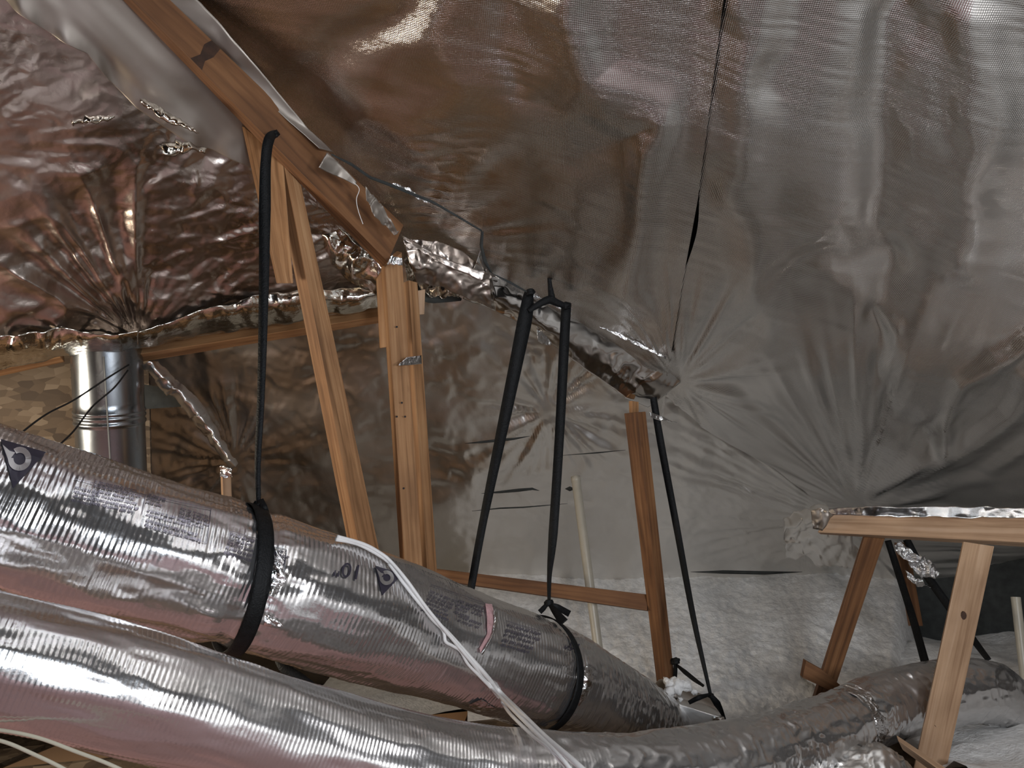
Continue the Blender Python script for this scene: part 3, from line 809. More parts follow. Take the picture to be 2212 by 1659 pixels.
# size mark 10" upside down, and the partial one by the second strap
def text_decal(txt, cx, cy, ang, size, flip=False, name='printed_size'):
    cu = bpy.data.curves.new('txt', 'FONT'); cu.body = txt; cu.size = 1; cu.align_x = 'CENTER'; cu.align_y = 'CENTER'; cu.resolution_u = 3
    t = bpy.data.objects.new('txt', cu); COL.objects.link(t)
    dg = bpy.context.evaluated_depsgraph_get(); dg.update()
    me0 = t.evaluated_get(dg).to_mesh()
    ca, sa = math.cos(ang), math.sin(ang)
    polys = []
    for p in me0.polygons:
        pg = []
        for vi in p.vertices:
            x, y = me0.vertices[vi].co.x * size, -me0.vertices[vi].co.y * size
            pg.append((cx + x * ca - y * sa, cy + x * sa + y * ca))
        polys.append(pg)
    t.evaluated_get(dg).to_mesh_clear()
    bpy.data.objects.remove(t); bpy.data.curves.remove(cu)
    o = decal(name, polys, M['ink'], duct, bv1, off=0.005)
    return o
text_decal('10"', 750, 1232, math.pi + 0.20, 46)
text_decal('10"', 1236, 1396, math.pi + 0.35, 26)
def logo(cx, cy, s, ang):
    ca, sa = math.cos(ang), math.sin(ang)
    T = lambda x, y: (cx + (x * ca - y * sa) * s, cy + (x * sa + y * ca) * s)
    # triangle
    tri = []
    n = 6
    A_, B_, C_ = (-1.15, -0.75), (1.15, -0.75), (0.1, 1.35)
    for i in range(n):
        for j in range(n - i):
            q = lambda a, b: T(A_[0] + (B_[0] - A_[0]) * a / n + (C_[0] - A_[0]) * b / n, A_[1] + (B_[1] - A_[1]) * a / n + (C_[1] - A_[1]) * b / n)
            tri.append([q(i, j), q(i + 1, j), q(i, j + 1)])
            if i + j < n - 1: tri.append([q(i + 1, j), q(i + 1, j + 1), q(i, j + 1)])
    o = decal('printed_logo', tri, M['ink'], duct, bv1, off=0.004, label='dark triangular logo with a pale curl')
    arc = []
    for k in range(20):
        a, b = -2.4 + k * 0.27, -2.4 + (k + 1) * 0.27
        r0, r1 = 0.30, 0.58
        arc.append([T(r1 * math.cos(a), r1 * math.sin(a) - 0.05), T(r1 * math.cos(b), r1 * math.sin(b) - 0.05), T(r0 * math.cos(b), r0 * math.sin(b) - 0.05), T(r0 * math.cos(a), r0 * math.sin(a) - 0.05)])
    arc.append([T(-0.58, -0.3), T(-0.30, -0.3), T(-0.5, 0.2), T(-1.0, -0.5)])
    decal('logo_curl', arc, M['bare_print'], o, bv1, off=0.0065)
logo(832, 1252, 27, 0.30)
logo(40, 997, 44, 0.28)

def patch(name, outline_l, outline_r, mat, parent, bvh, off=0.006, amp=0.008, n=26, m=9, seed=1, freq=40, uvf=1.0):
    """crumpled patch between two pixel polylines lying on a duct"""
    ts = np.linspace(0, 1, n)
    L = np.array([[np.interp(t, np.linspace(0, 1, len(outline_l)), [p[k] for p in outline_l]) for k in (0, 1)] for t in ts])
    R = np.array([[np.interp(t, np.linspace(0, 1, len(outline_r)), [p[k] for p in outline_r]) for k in (0, 1)] for t in ts])
    V = np.zeros((n, m, 3))
    last = None
    for i in range(n):
        for j in range(m):
            q = L[i] + (R[i] - L[i]) * j / (m - 1)
            hlp = hit(bvh, q[0], q[1], off)
            if hlp is None: hlp = last if last is not None else P(q[0], q[1], 2.2)
            last = hlp; V[i, j] = hlp
    c = crumple(V[..., 0] * freq + V[..., 2] * freq, V[..., 1] * freq - V[..., 2] * freq * 0.5, seed)
    edge = np.minimum(np.arange(m), np.arange(m)[::-1]) / (m / 2)
    V = V + (NCAM - V) / np.linalg.norm(NCAM - V, axis=-1)[..., None] * (amp * c * 1.0 + amp * 0.6 * edge[None])[..., None]
    return grid_mesh(name, V, mat, parent, smooth=False)
# torn slit with pink fibre bulging out
patch('exposed_fibre', [(1046, 1306), (1049, 1335), (1050, 1370), (1033, 1400)], [(1060, 1308), (1066, 1330), (1063, 1365), (1036, 1412)], M['pink'], duct, bv1, off=0.006, amp=0.012)['label'] = 'pink fibre bulging from a tear in the foil'
patch('torn_edge', [(1060, 1322), (1062, 1345), (1056, 1375), (1034, 1408)], [(1068, 1325), (1070, 1350), (1062, 1372), (1036, 1416)], M['tape_foil'], duct, bv1, off=0.012, amp=0.008)
# crumpled foil along the straps
patch('foil_pucker', [(590, 1180), (586, 1210), (584, 1250), (580, 1280)], [(600, 1190), (612, 1225), (624, 1243), (590, 1290)], M['tape_foil'], duct, bv1, off=0.004, amp=0.014, seed=3)
patch('foil_pucker', [(572, 1325), (600, 1335)], [(570, 1350), (612, 1352)], M['tape_foil'], duct, bv1, off=0.004, amp=0.010, seed=4)
patch('foil_pucker', [(1262, 1440), (1258, 1475), (1238, 1510)], [(1278, 1440), (1276, 1485), (1250, 1525)], M['tape_foil'], duct, bv1, off=0.004, amp=0.012, seed=5)
patch('foil_pucker', [(1012, 1520), (1030, 1536)], [(1040, 1508), (1072, 1530)], M['tape_foil'], duct, bv1, off=0.004, amp=0.010, seed=6)

# ------------------------------------------------------------------ straps and cables
def ribbon(name, pts, width, mat, parent=None, thick=0.0025, n=14, face=None, twist=0.0):
    """flat webbing through world points; faces the room"""
    c = catmull([tuple(p) for p in pts], n) if len(pts) > 2 else np.linspace(np.array(pts[0]), np.array(pts[1]), n * 2)
    T = np.gradient(c, axis=0); T /= np.linalg.norm(T, axis=1)[:, None]
    V = []
    wv = width if hasattr(width, '__len__') else [width] * 2
    ww = np.interp(np.linspace(0, 1, len(c)), np.linspace(0, 1, len(wv)), wv)
    for i in range(len(c)):
        f = np.array(face(i / (len(c) - 1), c[i])) if face else (NCAM - c[i])
        s = np.cross(T[i], f); s /= max(1e-9, np.linalg.norm(s)); nn = np.cross(s, T[i])
        a = twist * math.sin(i / (len(c) - 1) * math.pi * 2.0); s2 = s * math.cos(a) + nn * math.sin(a); n2 = np.cross(s2, T[i])
        row = []
        h = ww[i] / 2
        for (u, v) in ((-1, -1), (-.5, -1.25), (0, -1.1), (.5, -1.25), (1, -1), (1, 1), (0, 1.1), (-1, 1)):
            row.append(c[i] + s2 * u * h + n2 * v * thick / 2)
        V.append(row)
    V = np.array(V)
    o = grid_mesh(name, V, mat, parent, closed=True)
    # close the ends
    bm = bmesh.new(); bm.from_mesh(o.data); bmesh.ops.holes_fill(bm, edges=[e for e in bm.edges if e.is_boundary]); bmesh.ops.recalc_face_normals(bm, faces=bm.faces); bm.to_mesh(o.data); bm.free()
    return o

def tube(name, pts, r, mat, parent=None, n=10, sides=10):
    c = catmull([tuple(p) for p in pts], n) if len(pts) > 2 else np.linspace(np.array(pts[0]), np.array(pts[1]), 12)
    T = np.gradient(c, axis=0); T /= np.linalg.norm(T, axis=1)[:, None]
    ref = np.array([0.3, 0.2, 1.0]); th = np.linspace(0, 2 * np.pi, sides, endpoint=False)
    A = np.cross(T, ref); A /= np.linalg.norm(A, axis=1)[:, None]; B = np.cross(T, A)
    V = c[:, None] + r * (A[:, None] * np.cos(th)[None, :, None] + B[:, None] * np.sin(th)[None, :, None])
    o = grid_mesh(name, V, mat, parent, closed=True)
    bm = bmesh.new(); bm.from_mesh(o.data); bmesh.ops.holes_fill(bm, edges=[e for e in bm.edges if e.is_boundary]); bmesh.ops.recalc_face_normals(bm, faces=bm.faces); bm.to_mesh(o.data); bm.free()
    return o

def knot(name, p, r, parent, seed=0):
    bm = bmesh.new(); bmesh.ops.create_icosphere(bm, subdivisions=3, radius=r)
    g = random.Random(seed); off = g.random() * 50
    for v in bm.verts:
        q = v.co / r; k = 1 + 0.35 * float(vnoise(q.x * 1.8 + off, q.y * 1.8, q.z * 1.8, 7)); v.co = Vector((v.co.x * k * 1.1, v.co.y * k, v.co.z * k * 0.9)) + p
    me = bpy.data.meshes.new(name); bm.to_mesh(me); bm.free(); return link(name, me, M['strap'], parent)

def loop_round(path, rad, ts, te, width, parent, lean=0.0, name='duct_loop'):
    c, T, A, B = path.frames(np.array([ts]))
    th = np.linspace(0, 2 * np.pi, 73)
    T_, A_, B_ = T[0], A[0], B[0]
    pts = []
    for a in th:
        pts.append(c[0] + rad * (A_ * math.cos(a) + B_ * math.sin(a)) + T_ * te * math.cos(a))
    pts = np.array(pts); V = []
    for i, a in enumerate(th):
        rr = (A_ * math.cos(a) + B_ * math.sin(a))
        h = width / 2
        V.append([pts[i] + T_ * h * u + rr * v for u, v in ((-1, 0), (-.5, .0015), (0, .001), (.5, .0015), (1, 0), (1, -.003), (-1, -.003))])
    return grid_mesh(name, np.array(V), M['strap'], parent, closed=True)

# strap 1
s1 = thing('hanging_strap', (0, 0, 0), 'black webbing strap from the hip rafter to the near loop of the large duct', 'strap')
top = P(592, 292, 2.40)
k1 = hit(bv1, 560, 1112, 0.02) or P(558, 1106, 2.1)
ribbon('webbing', [P(600, 286, 2.44), P(582, 300, 2.33), P(574, 350, 2.31), P(572, 450, 2.30), P(570, 620, 2.26), P(564, 850, 2.20), P(557, 1000, 2.16), P(559, 1090, 2.13)], [0.018, 0.030, 0.030, 0.034, 0.028, 0.020, 0.016, 0.012], M['strap'], s1, thick=0.006, twist=0.35)
knot('knot', P(560, 1098, 2.12), 0.017, s1, 1)
knot('hook_knot', P(592, 291, 2.40), 0.012, s1, 2)
ribbon('loose_end', [P(562, 1080, 2.12), P(572, 1100, 2.10), P(577, 1122, 2.14)], 0.018, M['strap'], s1)
ribbon('loose_end', [P(556, 1085, 2.12), P(545, 1100, 2.14), P(536, 1108, 2.18)], 0.016, M['strap'], s1)
loop_round(D1, R1 + 0.005, TS1 + 0.01, -0.035, 0.044, s1)

# straps 2 and 3 (pair), their tie and the second loop
s2 = thing('hanging_strap', (0, 0, 0), 'left black strap of the slanting pair, passing behind the large duct', 'strap')
ribbon('webbing', [P(1143, 628, 3.22), P(1140, 650, 3.20), P(1132, 700, 3.19), P(1095, 880, 3.19), P(1045, 1120, 3.22), P(1018, 1268, 3.18), P(1005, 1340, 3.16)], [0.034, 0.050, 0.062, 0.050, 0.034, 0.032, 0.032], M['strap'], s2, thick=0.003, twist=0.25)
knot('knot', P(1146, 632, 3.21), 0.018, s2, 3)
s3 = thing('hanging_strap', (0, 0, 0), 'right black strap of the pair, tied to the far loop of the large duct', 'strap')
ribbon('webbing', [P(1224, 655, 3.27), P(1222, 680, 3.25), P(1218, 760, 3.22), P(1208, 950, 3.14), P(1195, 1150, 3.0), P(1187, 1240, 2.9), P(1186, 1300, 2.82)], [0.040, 0.042, 0.042, 0.038, 0.036, 0.018, 0.012], M['strap'], s3, thick=0.003, twist=0.2)
knot('knot', P(1186, 1302, 2.80), 0.015, s3, 4)
ribbon('lower_tie', [P(1187, 1304, 2.80), P(1200, 1322, 2.72), P(1218, 1345, 2.66)], [0.014, 0.024, 0.034], M['strap'], s3)
knot('knot', P(1222, 662, 3.26), 0.020, s3, 5)
ribbon('tie_strap', [P(1142, 672, 3.18), P(1160, 660, 3.19), P(1185, 648, 3.21), P(1205, 655, 3.23), P(1224, 662, 3.25)], [0.018, 0.026, 0.034, 0.03, 0.02], M['strap'], s3, thick=0.006)
ribbon('tie_strap', [P(1185, 585, 3.19), P(1188, 615, 3.20), P(1192, 645, 3.22)], [0.014, 0.018, 0.03], M['strap'], s3, thick=0.006)
ribbon('loose_end', [P(1188, 1304, 2.80), P(1205, 1312, 2.80), P(1230, 1326, 2.84)], [0.010, 0.022, 0.024], M['strap'], s3)
ribbon('loose_end', [P(1184, 1302, 2.80), P(1174, 1314, 2.78), P(1166, 1322, 2.76)], [0.012, 0.018, 0.018], M['strap'], s3)
loop_round(D1, R1 + 0.005, TS2 - 0.0, -0.03, 0.036, s3)

# strap to the box beyond
s4 = thing('hanging_strap', (0, 0, 0), 'thin black strap hanging beside the lone post down to the duct boot', 'strap')
ribbon('webbing', [P(1391, 832, 3.86), P(1395, 816, 3.82), P(1405, 822, 3.80), P(1413, 870, 3.80), P(1428, 960, 3.80), P(1460, 1130, 3.80), P(1497, 1330, 3.5), P(1535, 1502, 3.3)], [0.020, 0.024, 0.026, 0.034, 0.036, 0.034, 0.026, 0.014], M['strap'], s4, thick=0.003, twist=0.2)
knot('knot', P(1536, 1503, 3.30), 0.012, s4, 6)
ribbon('loose_end', [P(1534, 1500, 3.24), P(1510, 1507, 3.20), P(1488, 1518, 3.22)], [0.012, 0.020, 0.016], M['strap'], s4)
ribbon('duct_tail', [P(1536, 1503, 3.24), P(1549, 1520, 3.24), P(1562, 1545, 3.26), P(1570, 1575, 3.28)], [0.020, 0.030, 0.014, 0.012], M['strap'], s4)
s5 = thing('tie_strap', (0, 0, 0), 'short black tie strap from the foot of the lone post to the duct boot', 'strap')
ribbon('webbing', [P(1461, 1436, 3.84), P(1480, 1452, 3.7), P(1500, 1468, 3.6), P(1520, 1482, 3.5)], [0.012, 0.022, 0.020, 0.012], M['strap'], s5)
knot('knot', P(1460, 1428, 3.84), 0.020, s5, 8)
ribbon('loose_end', [P(1459, 1430, 3.84), P(1459, 1450, 3.84), P(1458, 1464, 3.85)], 0.020, M['strap'], s5)
s6 = thing('hanging_strap', (0, 0, 0), 'black strap behind the dark truss web reaching the small duct top', 'strap')
ribbon('webbing', [P(1918, 1168, 3.8), P(1935, 1220, 3.7), P(1970, 1330, 3.4), P(2000, 1436, 3.12)], [0.030, 0.032, 0.032, 0.032], M['strap'], s6, thick=0.006)
s7 = thing('hanging_strap', (0, 0, 0), 'black strap in deep shade behind the knotty truss web', 'strap')
ribbon('webbing', [P(1958, 1165, 4.0), P(1990, 1225, 3.95), P(2050, 1310, 3.8), P(2105, 1385, 3.6), P(2135, 1425, 3.35)], [0.036, 0.040, 0.040, 0.03, 0.024], M['strap'], s7, thick=0.006)
# slack strap under the ducts
s8 = thing('loose_strap', (0, 0, 0), 'slack black strap end lying in the gap under the large duct', 'strap')
ribbon('webbing', [P(592, 1412, 2.35), P(612, 1440, 2.32), P(650, 1470, 2.30), P(700, 1505, 2.28)], [0.010, 0.03, 0.036, 0.03], M['strap'], s8)

# small pieces on the foil
def on_duct(pts, off, tail=()):
    out = []
    for x, y in pts:
        h = hit(bv1, x, y, off)
        if h is not None: out.append(h)
    return out + [P(*q) for q in tail]
ca = on_duct([(722, 1172), (748, 1176), (775, 1183), (805, 1198), (832, 1216), (858, 1245), (890, 1285), (925, 1332), (960, 1368), (1000, 1408), (1040, 1450), (1080, 1492)], 0.012, [(1125, 1540, 2.12), (1180, 1594, 1.92), (1240, 1645, 1.78), (1300, 1700, 1.70)])
c_a = tag(tube('cable', ca, 0.0070, M['white_cable']), 'thick white flat cable draped straight across the large duct', 'cable')
cb = on_duct([(835, 1222), (866, 1262), (900, 1305), (938, 1345), (953, 1366), (958, 1386), (972, 1395), (990, 1406), (1006, 1432), (1030, 1455), (1062, 1486), (1085, 1516)], 0.010, [(1105, 1545, 2.10), (1150, 1588, 1.92), (1190, 1620, 1.80), (1240, 1680, 1.72)])
tag(tube('cable', cb, 0.0048, M['white_cable']), 'thinner white cable with a kink, running beside the thick one', 'cable')
cc = on_duct([(722, 1172), (775, 1185), (808, 1202), (834, 1222), (870, 1262), (910, 1316), (960, 1374), (1010, 1426), (1060, 1478)], 0.020, [(1110, 1535, 2.08), (1165, 1590, 1.88), (1210, 1635, 1.76), (1255, 1690, 1.70)])
tag(tube('cable', cc, 0.0050, M['white_cable']), 'slim white cable lying on top of the thick one', 'cable')
tag(tube('wire', [P(278, 788, 3.12), P(230, 818, 3.02), P(160, 864, 2.9), P(100, 895, 2.75), P(40, 940, 2.6), P(-40, 1010, 2.5)], 0.0034, M['black']), 'upper thin black wire sloping away from the vent pipe', 'wire')
tag(tube('wire', [P(276, 800, 3.12), P(246, 838, 3.02), P(200, 878, 2.92), P(160, 930, 2.75), P(122, 968, 2.6), P(80, 1020, 2.5)], 0.0034, M['black']), 'lower thin black wire crossing the vent pipe', 'wire')
tag(tube('wire', [P(-80, 1572, 1.42), P(0, 1577, 1.42), P(80, 1593, 1.42), P(160, 1622, 1.42), P(260, 1662, 1.42), P(400, 1740, 1.42)], 0.0034, M['cream_cable']), 'upper cream wire in the bottom left corner', 'wire')
tag(tube('wire', [P(-80, 1590, 1.40), P(0, 1600, 1.40), P(70, 1628, 1.40), P(150, 1668, 1.40), P(240, 1730, 1.40)], 0.0034, M['cream_cable']), 'lower cream wire in the bottom left corner', 'wire')
tag(tube('thread', [P(762, 392, 2.50), P(776, 408, 2.50), P(770, 430, 2.50), P(774, 455, 2.50), P(784, 484, 2.50)], 0.0012, M['white_cable']), 'thin white thread dangling from the foil on the hip rafter', 'thread')

# ------------------------------------------------------------------ vent pipe and pvc
def turned(name, A, B, prof, mat, parent, sides=64):
    a, b = P(*A), P(*B); ax = np.array(b - a); L = np.linalg.norm(ax); ax /= L
    u = np.cross(ax, [0, 1, 0.1]); u /= np.linalg.norm(u); v = np.cross(ax, u)
    th = np.linspace(0, 2 * np.pi, sides, endpoint=False); rows = []
    for t, r in prof:
        rows.append(np.array(a) + ax * t * L + r * (u * np.cos(th)[:, None] + v * np.sin(th)[:, None]))
    return grid_mesh(name, np.array(rows), mat, parent, closed=True)
vp = thing('vent_pipe', (0, 0, 0), 'wide galvanized metal vent pipe rising behind the large duct', 'pipe')
rv = 0.136
prof = [(0, rv), (0.30, rv)]
for k in (0.335, 0.352, 0.375):
    prof += [(k - 0.007, rv), (k - 0.003, rv + 0.004), (k + 0.003, rv + 0.004), (k + 0.007, rv)]
prof += [(0.39, rv - 0.002), (1, rv - 0.002)]
turned('pipe_body', (228, 690, 3.22), (254, 1260, 3.36), prof, M['galvanized'], vp)
sm = quad_board('seam_lip', [(222, 770, 3.08), (225, 770, 3.08), (240, 1010, 3.14), (237, 1010, 3.14)], 0.003, M['galvanized'], vp)
tag(turned('pvc_pipe', (1243, 1030, 4.35), (1296, 1430, 3.95), [(0, .021), (0.0, .027), (0.03, .027), (0.031, .025), (1, .025)], M['pvc'], None, 32), 'narrow cream plastic pipe rising between the straps', 'pipe')
tag(turned('pvc_pipe', (2194, 1290, 3.9), (2230, 1600, 3.7), [(0, .022), (1, .022)], M['pvc'], None, 24), 'pale plastic pipe at the right edge beside the shaded insulation', 'pipe')

# duct boot (sheet metal box) beyond the big duct
bx = thing('duct_boot', (0, 0, 0), 'foil-covered box boot between the two ducts, with a clump of fluff', 'duct boot')
def hull(name, pts, mat, parent):
    bm = bmesh.new(); [bm.verts.new(P(*p)) for p in pts]
    bmesh.ops.convex_hull(bm, input=bm.verts)
    me = bpy.data.meshes.new(name); bm.to_mesh(me); bm.free(); o = link(name, me, mat, parent, smooth=False)
    md = o.modifiers.new('edge', 'BEVEL'); md.width = 0.006; md.segments = 2
    return o
hull('box_body', [(1455, 1517, 3.26), (1565, 1551, 3.22), (1440, 1620, 3.24), (1560, 1640, 3.20), (1480, 1490, 3.60), (1560, 1530, 3.56), (1572, 1640, 3.5), (1470, 1620, 3.6)], M['slope_foil'], bx)
V = np.array([[np.array(P(1430 + 115 * t + 22 * math.cos(a) * (1 - t * 0.3), 1505 + 45 * t - 38 * math.sin(a), 3.50 - 0.12 * math.cos(a))) for a in np.linspace(-0.3, 3.3, 14)] for t in np.linspace(0, 1, 12)])
grid_mesh('round_collar', V, M['smooth_foil'], bx, thick=0.003)
patch_pts = np.array([[np.array(P(1541 + 22 * u, 1549 + 30 * v, 3.19)) for u in np.linspace(0, 1, 10)] for v in np.linspace(0, 1, 12)])
patch_pts += np.array(-FW) * (0.010 * crumple(patch_pts[..., 0] * 40, patch_pts[..., 2] * 40, 5))[..., None]
grid_mesh('tape_corner', patch_pts, M['tape_foil'], bx, smooth=False)
def clump(name, pxs, mat, label, cat, seed):
    bm = bmesh.new()
    g = random.Random(seed)
    for (x, y, d, r) in pxs:
        b2 = bmesh.ops.create_icosphere(bm, subdivisions=3, radius=r)
        for v in b2['verts']:
            q = v.co / r; k = 1 + 0.45 * float(fbm(q.x * 1.5 + x, q.y * 1.5 + y, q.z * 1.5, 9, 3)); v.co = v.co * k + P(x, y, d)
    me = bpy.data.meshes.new(name); bm.to_mesh(me); bm.free(); o = link(name, me, mat)
    tag(o, label, cat, kind='stuff'); return o
clump('insulation_clump', [(1450, 1478, 3.36, 0.030), (1464, 1484, 3.34, 0.034), (1478, 1480, 3.34, 0.026), (1446, 1496, 3.32, 0.025), (1500, 1496, 3.33, 0.012), (1470, 1511, 3.28, 0.010)], M['fluff'], 'small clump of white fluff resting on the duct boot', 'insulation', 3)

# ------------------------------------------------------------------ loose foil: wraps, flaps and scraps
def foil_band(name, top_c, bot_c, d_top, d_bot, n, m, amp, freq, mat, parent=None, seed=0, bulge=0.0, thick=0.001, smooth=True):
    """crumpled foil between two polylines of (px, py); depth runs linearly along"""
    ts = np.linspace(0, 1, n)
    f = lambda c, k: np.interp(ts, np.linspace(0, 1, len(c)), [p[k] for p in c])
    X0, Y0, X1, Y1 = f(top_c, 0), f(top_c, 1), f(bot_c, 0), f(bot_c, 1)
    D0 = np.interp(ts, np.linspace(0, 1, len(d_top)), d_top); D1_ = np.interp(ts, np.linspace(0, 1, len(d_bot)), d_bot)
    vv = np.linspace(0, 1, m)
    X = X0[:, None] + (X1 - X0)[:, None] * vv; Y = Y0[:, None] + (Y1 - Y0)[:, None] * vv; D = D0[:, None] + (D1_ - D0)[:, None] * vv
    D = D - bulge * np.sin(np.pi * vv)[None]
    V = PN(X, Y, D)
    s = X * 0.0018 * freq; t = Y * 0.0018 * freq
    V = V - np.array(FW) * (amp * (crumple(s, t, seed) + 0.4 * fbm(s * 3, t * 3, seed=seed + 2, octv=2)))[..., None] + np.array(UP) * (amp * 0.4 * fbm(s * 2.2, t * 2.2, seed=seed + 5, octv=3))[..., None]
    return grid_mesh(name, V, mat, parent, thick=thick, smooth=smooth)

hipfold = thing('foil_wrap', (0, 0, 0), 'strip of foil wrapped under the hip from the doubled posts to the lone post', 'foil')
foil_band('foil_sheet', [(1045, 520), (1052, 560), (1058, 592), (1150, 634), (1225, 668), (1340, 722), (1440, 768), (1478, 822)],
          [(1000, 645), (1040, 660), (1070, 672), (1112, 694), (1190, 742), (1235, 778), (1300, 822), (1352, 862), (1400, 880)],
          [3.12, 3.18, 3.25, 3.36, 3.45, 3.6, 3.72, 3.8], [3.25, 3.3, 3.35, 3.4, 3.5, 3.56, 3.66, 3.76, 3.85], 190, 34, 0.010, 5, M['roof_foil'], hipfold, seed=301, bulge=0.03)
foil_band('warm_tint_sheet', [(868, 512), (940, 520), (1000, 545), (1058, 590)], [(900, 612), (950, 618), (1000, 640), (1062, 668)], [3.02, 3.08, 3.14, 3.2], [3.12, 3.16, 3.2, 3.28], 80, 40, 0.014, 8, M['warm_foil'], hipfold, seed=299, bulge=0.03)  # browner foil on this band stands in for a warm reflection
foil_band('folded_edge', [(868, 508), (960, 560), (1046, 586), (1060, 592)], [(876, 520), (960, 572), (1040, 606), (1064, 600)], [2.98, 3.06, 3.1, 3.12], [2.98, 3.06, 3.1, 3.12], 60, 6, 0.008, 14, M['warm_foil'], hipfold, seed=302)
foil_band('lap_shade', [(1039, 500), (1036, 530), (1043, 565), (1058, 588), (1100, 606), (1138, 628)], [(1045, 500), (1043, 532), (1051, 562), (1064, 592), (1100, 612), (1138, 632)], [2.98, 3.15], [2.98, 3.15], 40, 3, 0.001, 3, M['void_shade'], hipfold, seed=1)  # dark strips painting the shade inside the foil laps
foil_band('lap_shade', [(716, 332), (760, 352), (800, 380), (850, 398), (940, 436), (1041, 497)], [(716, 335), (758, 358), (798, 386), (848, 405), (938, 441), (1041, 501)], [2.42, 2.55, 2.7, 2.96], [2.42, 2.55, 2.7, 2.96], 40, 3, 0.001, 3, M['void_shade'], hipfold, seed=2)
for (a, b, sd, dd) in (([(1150, 626), (1185, 640), (1230, 664)], [(1146, 640), (1180, 656), (1236, 680)], 303, 3.33), ([(1236, 668), (1340, 720), (1440, 770)], [(1232, 674), (1338, 728), (1438, 776)], 304, 3.45), ([(1160, 712), (1180, 716), (1192, 738)], [(1162, 740), (1176, 744), (1190, 748)], 305, 3.42), ([(845, 394), (880, 404), (930, 436)], [(848, 402), (880, 416), (928, 442)], 306, 2.72), ([(1050, 580), (1058, 586), (1066, 594)], [(1050, 590), (1058, 598), (1066, 600)], 307, 3.08), ([(1404, 890), (1425, 896), (1440, 905)], [(1406, 900), (1424, 908), (1462, 912)], 309, 3.74)):
    foil_band('bright_crease', a, b, [dd, dd + 0.08], [dd, dd + 0.08], 26, 5, 0.012, 26, M['tape_foil'], hipfold, seed=sd)
# strip beside the rafter
fr = thing('foil_strip', (0, 0, 0), 'smooth grey foil strip stapled along the upper side of the hip rafter', 'foil')
foil_band('foil_sheet', [(60, -300), (230, -120), (430, 0), (560, 150), (668, 280), (720, 328)], [(20, -330), (230, -110), (352, 0), (452, 106), (600, 240), (690, 322)], [1.80, 2.05, 2.25, 2.4, 2.55, 2.6], [1.90, 2.08, 2.22, 2.35, 2.48, 2.55], 90, 12, 0.006, 5, M['smooth_foil'], fr, seed=310)
foil_band('foil_flap', [(706, 328), (740, 360), (770, 392)], [(688, 362), (728, 380), (768, 400)], [2.48, 2.52, 2.56], [2.46, 2.52, 2.56], 30, 10, 0.004, 8, M['smooth_foil'], fr, seed=311)
foil_band('torn_scrap', [(788, 404), (822, 440), (862, 500)], [(792, 432), (812, 470), (852, 506)], [2.55, 2.6, 2.68], [2.55, 2.6, 2.68], 40, 12, 0.018, 16, M['smooth_foil'], fr, seed=312)
foil_band('torn_scrap', [(846, 552), (868, 556)], [(834, 572), (870, 572)], [2.72, 2.74], [2.72, 2.74], 16, 8, 0.012, 18, M['tape_foil'], fr, seed=313)
# gold-lit crumpled wrap on the purlins
gw = thing('foil_wrap', (0, 0, 0), 'crumpled bright foil folded over the purlin left of the slanting strut', 'foil')
foil_band('foil_sheet', [(282, 722), (365, 696), (497, 652), (560, 640), (640, 626), (740, 620), (822, 612)], [(286, 752), (365, 740), (497, 716), (560, 708), (640, 694), (740, 678), (822, 668)], [2.92, 2.98, 3.05, 3.1, 3.16, 3.24, 3.30], [3.14, 3.18, 3.22, 3.25, 3.28, 3.33, 3.38], 170, 22, 0.024, 4, M['bright_foil'], gw, seed=320, bulge=0.05)
gw2 = thing('foil_wrap', (0, 0, 0), 'crumpled gold-lit foil hanging over the purlin stub at the left edge', 'foil')
foil_band('foil_sheet', [(-200, 745), (0, 728), (60, 718), (130, 712), (210, 722), (300, 716)], [(-200, 850), (0, 796), (60, 784), (135, 766), (210, 760), (300, 752)], [2.55, 2.70, 2.74, 2.80, 2.86, 2.92], [2.82, 2.92, 2.96, 3.02, 3.06, 3.12], 150, 24, 0.026, 4, M['bright_foil'], gw2, seed=322, bulge=0.05)
foil_band('curled_edge', [(24, 724), (60, 706), (125, 704)], [(26, 726), (58, 718), (124, 716)], [2.95, 2.98, 3.0], [2.93, 2.96, 2.98], 40, 6, 0.012, 14, M['bright_foil'], gw2, seed=323)
# curled flaps over the brown foil
for nm, a, b, d, sd, lb in (('foil_flap', [(345, 312), (380, 300), (415, 312), (445, 322)], [(352, 336), (385, 330), (412, 326), (440, 330)], 2.42, 330, 'bright curled foil flap on the brown crinkled foil near the splice board'),
                            ('foil_flap', [(150, 262), (200, 250), (248, 252)], [(152, 272), (205, 268), (246, 258)], 2.28, 331, 'small grey foil fold left of the bright curled flap'),
                            ('foil_flap', [(300, 205), (360, 240), (430, 285)], [(305, 225), (352, 258), (425, 288)], 2.36, 332, 'long yellowish foil fold below the smooth strip')):
    tag(foil_band(nm, a, b, [d, d + 0.06], [d - 0.02, d + 0.04], 40, 10, 0.016, 16, M['bright_foil'], seed=sd, bulge=0.02), lb, 'foil')
fb = thing('foil_drape', (0, 0, 0), 'foil hanging open behind the upper part of the slanting strut', 'foil')
foil_band('foil_sheet', [(640, 400), (700, 460), (760, 520), (826, 575)], [(680, 520), (720, 580), (760, 615), (826, 640)], [3.0, 3.05, 3.1, 3.15], [3.15, 3.2, 3.25, 3.3], 80, 50, 0.03, 5, M['bright_foil'], fb, seed=335, bulge=0.05)
fb2 = thing('foil_drape', (0, 0, 0), 'dark crushed foil and a painted-shade gap to the right of the doubled posts', 'foil')
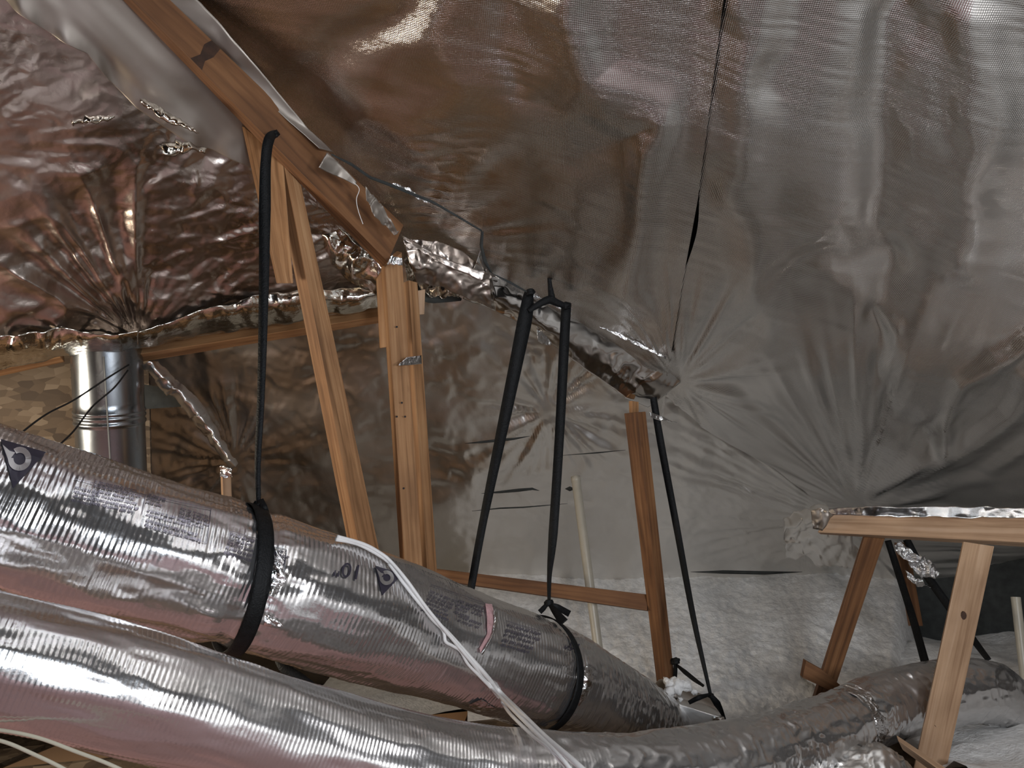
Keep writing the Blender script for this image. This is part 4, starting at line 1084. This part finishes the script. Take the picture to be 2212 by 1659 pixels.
foil_band('foil_sheet', [(868, 515), (900, 540), (950, 575), (995, 640)], [(878, 605), (905, 612), (940, 640), (990, 645)], [3.25, 3.3, 3.34, 3.4], [3.3, 3.35, 3.4, 3.44], 60, 40, 0.05, 13, M['bright_foil'], fb2, seed=337, bulge=-0.05)
foil_band('opening_shade', [(884, 560), (930, 590), (998, 645)], [(886, 640), (930, 655), (996, 650)], [3.42, 3.44, 3.48], [3.42, 3.44, 3.48], 10, 6, 0.01, 5, M['void_shade'], fb2, seed=338)  # dark sheet painted as the shade of a hole in the foil
# hanging roll right of the vent pipe
fb3 = thing('foil_drape', (0, 0, 0), 'twisted foil strip hanging beside the vent pipe under the purlin', 'foil')
foil_band('foil_sheet', [(302, 782), (345, 836), (390, 872), (430, 930), (500, 1010)], [(340, 780), (390, 830), (440, 880), (478, 940), (512, 1000)], [3.3, 3.35, 3.4, 3.45, 3.5], [3.32, 3.37, 3.42, 3.47, 3.5], 80, 14, 0.03, 10, M['slope_foil'], fb3, seed=340, bulge=0.05)
tag(quad_board('gap_shade_board', [(306, 830, 3.62), (395, 842, 3.66), (398, 878, 3.66), (310, 884, 3.62)], 0.02, M['void_shade']), 'dark board painting the shade of the gap beside the vent pipe under the foil', 'gap')  # near-black board in place of the shaded gap
# foil cap on the stud stub, tape on doubled posts
foil_band('foil_cap', [(474, 1010), (484, 1006), (500, 1012)], [(474, 1028), (486, 1034), (502, 1030)], [3.0, 3.0], [2.99, 3.0], 18, 10, 0.016, 18, M['tape_foil'], ss_, seed=345)
tag(foil_band('foil_tape', [(862, 786), (878, 772), (910, 768)], [(862, 790), (882, 788), (911, 786)], [2.86, 2.90, 2.97], [2.86, 2.90, 2.97], 16, 6, 0.003, 8, M['tape_foil'], seed=346), 'short strip of shiny tape stuck across the doubled posts', 'tape')
# bunches at the right truss
fb4 = thing('foil_wrap', (0, 0, 0), 'bunched foil gathered at the left end of the pale truss chord', 'foil')
foil_band('foil_sheet', [(1690, 1118), (1740, 1100), (1786, 1096), (1800, 1110)], [(1700, 1205), (1760, 1215), (1830, 1222), (1880, 1215)], [4.0, 3.75, 3.5, 3.42], [4.2, 4.0, 3.8, 3.7], 60, 50, 0.05, 10, M['slope_foil'], fb4, seed=350, bulge=0.05)
foil_band('foil_sheet', [(1750, 1104), (1775, 1096), (1800, 1112)], [(1756, 1140), (1775, 1144), (1790, 1120)], [3.34, 3.30, 3.30], [3.34, 3.32, 3.32], 24, 14, 0.02, 12, M['smooth_foil'], fb4, seed=351)
foil_band('edge_strip', [(1790, 1098), (1900, 1094), (2212, 1096), (2700, 1098)], [(1790, 1112), (1900, 1116), (2212, 1120), (2700, 1124)], [3.36, 3.25, 3.08, 2.84], [3.34, 3.23, 3.06, 2.82], 120, 10, 0.010, 7, M['roof_foil'], fb4, seed=352)
fb5 = thing('foil_scrap', (0, 0, 0), 'shiny foil scraps dangling behind the pale truss chord', 'foil')
foil_band('foil_sheet', [(1928, 1180), (1950, 1205), (1975, 1235), (2000, 1250)], [(1950, 1175), (1975, 1195), (2010, 1210), (2034, 1238)], [3.9, 3.88, 3.85, 3.82], [3.9, 3.88, 3.85, 3.82], 40, 16, 0.04, 16, M['tape_foil'], fb5, seed=355)
foil_band('foil_sheet', [(1960, 1235), (1985, 1252), (2015, 1270)], [(1965, 1262), (1985, 1270), (2010, 1262)], [3.85, 3.85], [3.85, 3.85], 30, 14, 0.03, 16, M['tape_foil'], fb5, seed=356)
